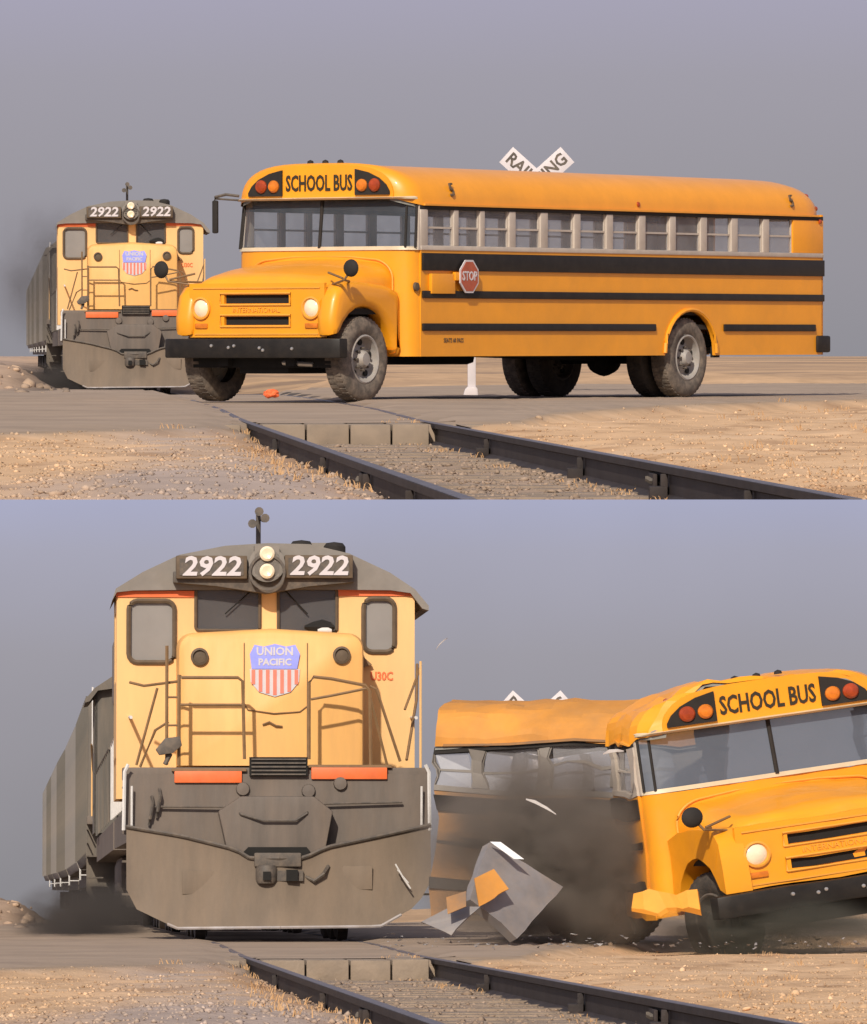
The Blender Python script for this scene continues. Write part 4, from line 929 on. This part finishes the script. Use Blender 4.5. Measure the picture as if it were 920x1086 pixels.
# ------------------------------------------------------------------ crossing sign and post
def make_crossbuck(mw):
    root = empty('crossbuck_sign', mw)
    m = MB(); m.box(-.06, .06, -.06, .06, 0, 3.16); m.build('post', 'white', root, bevel=.008)
    L_ = .60; hz = 3.12
    for s, y, top, bot_ in ((1, -.075, 'RAIL ROAD', ''), (-1, -.10, 'CROSSING', '')):
        T = Matrix.Translation((0, y, hz)) @ Matrix.Rotation(R(42*s), 4, 'Y')
        m = MB(); m.box(-L_, L_, -.012, .012, -.15, .15, T); b = m.build('sign_blade', 'white', root, bevel=.003)
        text_mesh('lettering', 'RAILROAD' if s > 0 else 'CROSSING', .25, 'steel', b, T @ Matrix.Translation((0, -.014, 0)) @ TF, .002, .92, .006)
    return root
for W, w in ((WU, 'upper'), (WL, 'lower')):
    if w == 'upper': cbk = make_crossbuck(W @ Matrix.Translation((1.50, 96, -.01))); c = cbk
    else: c = copy_tree(cbk, None, W @ Matrix.Translation((1.50, 96, -.13)))
    tag(c, 'white crossbuck railroad crossing sign standing behind the bus in the %s scene' % w, 'crossing sign')
def make_post(mw):
    root = empty('marker_post', mw)
    m = MB(); m.box(-.055, .055, -.055, .055, 0, 1.15); m.build('post', 'white', root, bevel=.01)
    m = MB(); m.prism([(-.12, 0), (.09, 0), (.08, .10), (.058, .13), (-.058, .13), (-.09, .10)], 'y', -.12, .10); m.build('post_footing', 'white', root, bevel=.02)
    return root
pst = make_post(WU @ Matrix.Translation((.51, 88, .05)))
tag(pst, 'short white post seen under the bus between its wheels', 'post')

# small orange cloth on the road under the bus
def lump(name, mw, mat, r, seed, sz=(1, 1, 1)):
    bm = bmesh.new(); bmesh.ops.create_icosphere(bm, subdivisions=3, radius=1)
    for v in bm.verts:
        q = v.co.copy(); v.co = Vector((q.x*r*sz[0], q.y*r*sz[1], q.z*r*sz[2]))*(1+.35*noise.noise(q*1.7+Vector((seed, 0, 0)))+.15*noise.noise(q*4+Vector((seed, 3, 0))))
    me = bpy.data.meshes.new(name); bm.to_mesh(me); bm.free(); me.materials.append(M[mat]); o = bpy.data.objects.new(name, me); COL.objects.link(o); o.matrix_world = mw; return o
tag(lump('orange_cloth', WU @ Matrix.Translation((-2.12, 86, .10)), 'cloth', .10, 3, (1.1, .8, .55)), 'small orange cloth lying on the road beneath the bus front', 'cloth')

# ------------------------------------------------------------------ wrecked bus of the lower place
BL = Matrix.Translation((4.02, 67.9, -.03)) @ Matrix.Rotation(R(20), 4, 'Z') @ Matrix.Translation((0, 0, .22)) @ Matrix.Rotation(R(-8), 4, 'Y') @ Matrix.Translation((0, 0, -.19)) @ Matrix.Diagonal((1.12, 1, 1, 1))
wb = empty('wrecked_bus', WL @ BL); tag(wb, 'yellow school bus broken and tilted by the locomotive in the lower scene', 'school bus')
bus_section(wb, None, .95, 1.75, True, False, [(1.10, 1.66)], cr=.07, axle=False)
bus_front(wb, None, cr=.03, mirror_far=False)
wheel(wb, .95, 0, .34, side=1, yaw=.25, dark=True); wheel(wb, -.95, .05, .46, side=-1, yaw=.25, dark=True)
TS = BL.inverted() @ Matrix.Translation((5.78, 71.2, -.17)) @ Matrix.Rotation(R(80), 4, 'Z')
bus_section(wb, TS, 2.75, 5.62, False, False, [(3.01, 3.57), (3.73, 4.33), (4.47, 5.07), (5.22, 5.60)], cr=.12, axle=False, paint='bus_shade_grime')  # darker paint carries the shade of the broken mid-section

def sheet(name, pts, th, mat, mw, cr=.05, cuts=4, parent=None):
    """a bent metal sheet: quad corners with thickness, crumpled"""
    a = [Vector(p) for p in pts]; n = (a[1]-a[0]).cross(a[2]-a[0]).normalized()*th
    m = MB(); m.add([tuple(p) for p in a]+[tuple(p+n) for p in a], [(0, 1, 2, 3), (7, 6, 5, 4)]+[(i, i+4, (i+1) % 4+4, (i+1) % 4) for i in range(4)])
    o = m.build(name, mat, parent, crumple=cr, cuts=cuts, angle=50)
    if parent is None: o.matrix_world = mw
    return o
def lp(x, y, Y): return Vector(((x-460)/FPX*Y, Y, .62+(943-y)/FPX*Y))     # a point of the lower place from where the photo shows it
dp = empty('torn_hood_panel', WL)
tag(dp, 'bent grey sheet metal panel with yellow patches thrown between train and bus', 'debris')
sheet('grey_sheet', [lp(520, 893, 67.2), lp(596, 942, 67.6), lp(549, 994, 67.0), lp(497, 955, 66.8)], .12, 'panel', None, .035, cuts=5, parent=dp)
sheet('folded_flap', [lp(478, 962, 66.8), lp(508, 962, 66.7), lp(480, 994, 66.6), lp(446, 978, 66.8)], .02, 'panel', None, .05, cuts=5, parent=dp)
sheet('yellow_patch', [lp(502, 932, 66.75), lp(524, 922, 66.9), lp(540, 944, 66.85), lp(506, 962, 66.7)], .015, 'bus_roof_dusty', None, .07, cuts=5, parent=dp)
sheet('yellow_patch', [lp(470, 950, 66.6), lp(492, 946, 66.6), lp(496, 966, 66.5), lp(476, 972, 66.5)], .015, 'bus_shade_grime', None, .06, cuts=5, parent=dp)
sheet('pale_edge', [lp(520, 893, 67.1), lp(531, 893, 67.1), lp(556, 912, 67.1), lp(545, 912, 67.1)], .012, 'lite', None, .015, parent=dp)
r2 = empty('torn_running_board', WL); tag(r2, 'loose yellow running board strip lying under the bus corner', 'debris')
sheet('yellow_board', [lp(667, 952, 66.6), lp(738, 946, 66.4), lp(742, 968, 66.2), lp(672, 974, 66.4)], .05, 'bus_dull', None, .12, cuts=6, parent=r2)
HO = lp(628, 994, 69.4)
hp = empty('torn_rear_axle', WL @ Matrix.Translation(HO))
tag(hp, 'dark torn axle with tyres and twisted metal beside the wreck', 'debris')
wheel(hp, .0, .25, .40, dark=True, side=1, yaw=.75); wheel(hp, .30, .35, .42, dark=True, side=1, yaw=1.1)
m = MB(); m.tube([(-.9, .2, .7), (0, .1, .5), (.9, .3, .42)], .07, 8); m.build('axle_beam', 'pit', hp)
rw = random.Random(4)
for k in range(16):      # bent frame members and seat rails
    x = rw.uniform(-.75, .35); z = rw.uniform(.15, .85); P = [Vector((x, rw.uniform(-.25, .25), z))]
    d = Vector((rw.uniform(-1, 1), rw.uniform(-.4, .4), rw.uniform(-.5, .9))).normalized()
    for j in range(3):
        P.append(P[-1]+d*rw.uniform(.12, .30)); d = (d+Vector((rw.uniform(-.7, .7), rw.uniform(-.4, .4), rw.uniform(-.8, .5)))).normalized()
    for p in P: p.z = max(.04, p.z); p.x = min(.6, max(-.9, p.x))
    m = MB(); m.tube(P, rw.uniform(.014, .035), 5); m.build('bent_frame_bar', rw.choice(['pit', 'under', 'steel']), hp)
for (pts, mt) in ((((560, 912), (604, 890), (622, 930), (588, 950)), 'under'), (((606, 892), (650, 915), (655, 960), (618, 940)), 'steel'), (((584, 940), (640, 950), (650, 990), (575, 992)), 'under'), (((634, 925), (668, 940), (676, 990), (648, 992)), 'pit')):
    sheet('torn_floor_sheet', [lp(a_, b_, 69.1+.1*i_)-HO for i_, (a_, b_) in enumerate(pts)], .015, mt, None, .16, cuts=6, parent=hp)
# flying splinters
for (a, b, c, d, Y, w, lab) in ((558, 848, 590, 864, 67.2, .018, 'long pale metal strip flying in front of the broken bus side'), (462, 690, 475, 677, 72, .010, 'thin white splinter in the air beside the cab'), (640, 800, 662, 797, 67.5, .018, 'short pale trim strip hanging near the bus roof break')):
    p, q = lp(a, b, Y), lp(c, d, Y+.2); m = MB(); dv_ = (q-p)
    def sq(o, w): return [o+Vector((0, 0, -w)), o+Vector((0, .03, -w)), o+Vector((0, .03, w)), o+Vector((0, 0, w))]
    m.loft([sq(Vector(), w*.4), sq(dv_*.3+Vector((0, .02, .02)), w), sq(dv_*.7+Vector((0, -.02, .015)), w*.8), sq(dv_, w*.3)])
    o = m.build('metal_splinter', 'grabwhite'); o.matrix_world = WL @ Matrix.Translation(p); tag(o, lab, 'debris')
# small fragments on the road
V = []; F = []
for _ in range(170):
    Y = random.uniform(62, 68); x = random.uniform(-.6, 4.4); z = float(.05+abs(random.gauss(0, .05))); s_ = random.uniform(.008, .03); k = len(V)
    for _j in range(4): V.append((x+random.uniform(-s_, s_)*1.6, Y+random.uniform(-s_, s_), z+random.uniform(-s_, s_)*.6))
    F += [(k, k+1, k+2), (k, k+2, k+3), (k, k+3, k+1), (k+1, k+3, k+2)]
me = bpy.data.meshes.new('wreck_fragments'); me.from_pydata(V, [], F); me.materials.append(M['panel']); o = bpy.data.objects.new('wreck_fragments', me); COL.objects.link(o); o.matrix_world = WL
tag(o, 'small scattered fragments on the road below the wreck', 'debris', kind='stuff')

# ------------------------------------------------------------------ smoke, dust and added shade (soft local volumes)
def cloud(name, W, c, rad, dens, colr, scale, label, absorb=0.0, unit=1.0):
    bm = bmesh.new(); bmesh.ops.create_icosphere(bm, subdivisions=3, radius=1); me = bpy.data.meshes.new(name); bm.to_mesh(me); bm.free()
    mt = bpy.data.materials.new(name); mt.use_nodes = True; t = mt.node_tree; t.nodes.clear(); L = t.links.new
    o = t.nodes.new('ShaderNodeOutputMaterial'); v = t.nodes.new('ShaderNodeVolumePrincipled'); L(v.outputs[0], o.inputs['Volume']); v.inputs['Color'].default_value = (*colr, 1)
    tc = t.nodes.new('ShaderNodeTexCoord'); ln = t.nodes.new('ShaderNodeVectorMath'); ln.operation = 'LENGTH'; L(tc.outputs['Object'], ln.inputs[0])
    fo = t.nodes.new('ShaderNodeMapRange'); fo.interpolation_type = 'SMOOTHSTEP'; fo.inputs[1].default_value = .15; fo.inputs[2].default_value = .97; fo.inputs[3].default_value = 1; fo.inputs[4].default_value = 0; L(ln.outputs['Value'], fo.inputs[0])
    n = t.nodes.new('ShaderNodeTexNoise'); n.inputs['Scale'].default_value = scale; n.inputs['Detail'].default_value = 4; L(tc.outputs['Object'], n.inputs[0])
    mr = t.nodes.new('ShaderNodeMapRange'); mr.inputs[1].default_value = .38; mr.inputs[2].default_value = .64; mr.inputs[3].default_value = .06; mr.inputs[4].default_value = 1; L(n.outputs[0], mr.inputs[0])
    mu = t.nodes.new('ShaderNodeMath'); mu.operation = 'MULTIPLY'; L(fo.outputs[0], mu.inputs[0]); L(mr.outputs[0], mu.inputs[1])
    m2 = t.nodes.new('ShaderNodeMath'); m2.operation = 'MULTIPLY'; m2.inputs[1].default_value = dens/unit; L(mu.outputs[0], m2.inputs[0]); L(m2.outputs[0], v.inputs['Density'])
    me.materials.append(mt); ob = bpy.data.objects.new(name, me); COL.objects.link(ob); ob.matrix_world = W @ Matrix.Translation(c) @ Matrix.Diagonal((*rad, 1)); tag(ob, label, 'smoke' if 'smoke' in name else 'dust', kind='stuff'); return ob
scene.cycles.volume_step_rate = 1.0; scene.cycles.volume_max_steps = 64; scene.cycles.volume_bounces = 1
def up(x, y, Y): return Vector(((x-460)/FPX*Y, Y, .62+(375-y)/FPX*Y))
cloud('diesel_smoke', WU, up(48, 290, 175), (2.0, 4, 2.5), .34, (.16, .15, .15), 1.6, 'dark diesel smoke drifting beside the upper locomotive', unit=SC)
cloud('track_shade_dust', WU, up(62, 402, 156), (1.5, 6, .50), 1.0, (.12, .11, .105), 1.6, 'dark dust added as shade along the wheels of the upper train', unit=SC)  # dark volume stands in for the shadow at the train base
cloud('track_shade_dust', WL, lp(92, 975, 82), (.95, 9, .60), 1.3, (.12, .11, .105), 1.6, 'dark dust added as shade along the wheels of the lower train')  # same added shade at the base of the lower train
cloud('impact_dust', WL, lp(585, 910, 68.7), (1.65, 1.0, 1.3), 15.0, (.36, .315, .275), 3.1, 'brown dust billowing between locomotive and broken bus, thickened to shade its side')  # dust, made dense so the sunlit mid-section behind looks shaded
cloud('wheel_dust', WL, lp(815, 985, 67.0), (1.7, .5, .45), 12.0, (.18, .18, .155), 2.2, 'dark dust around the front wheels of the tilted bus')
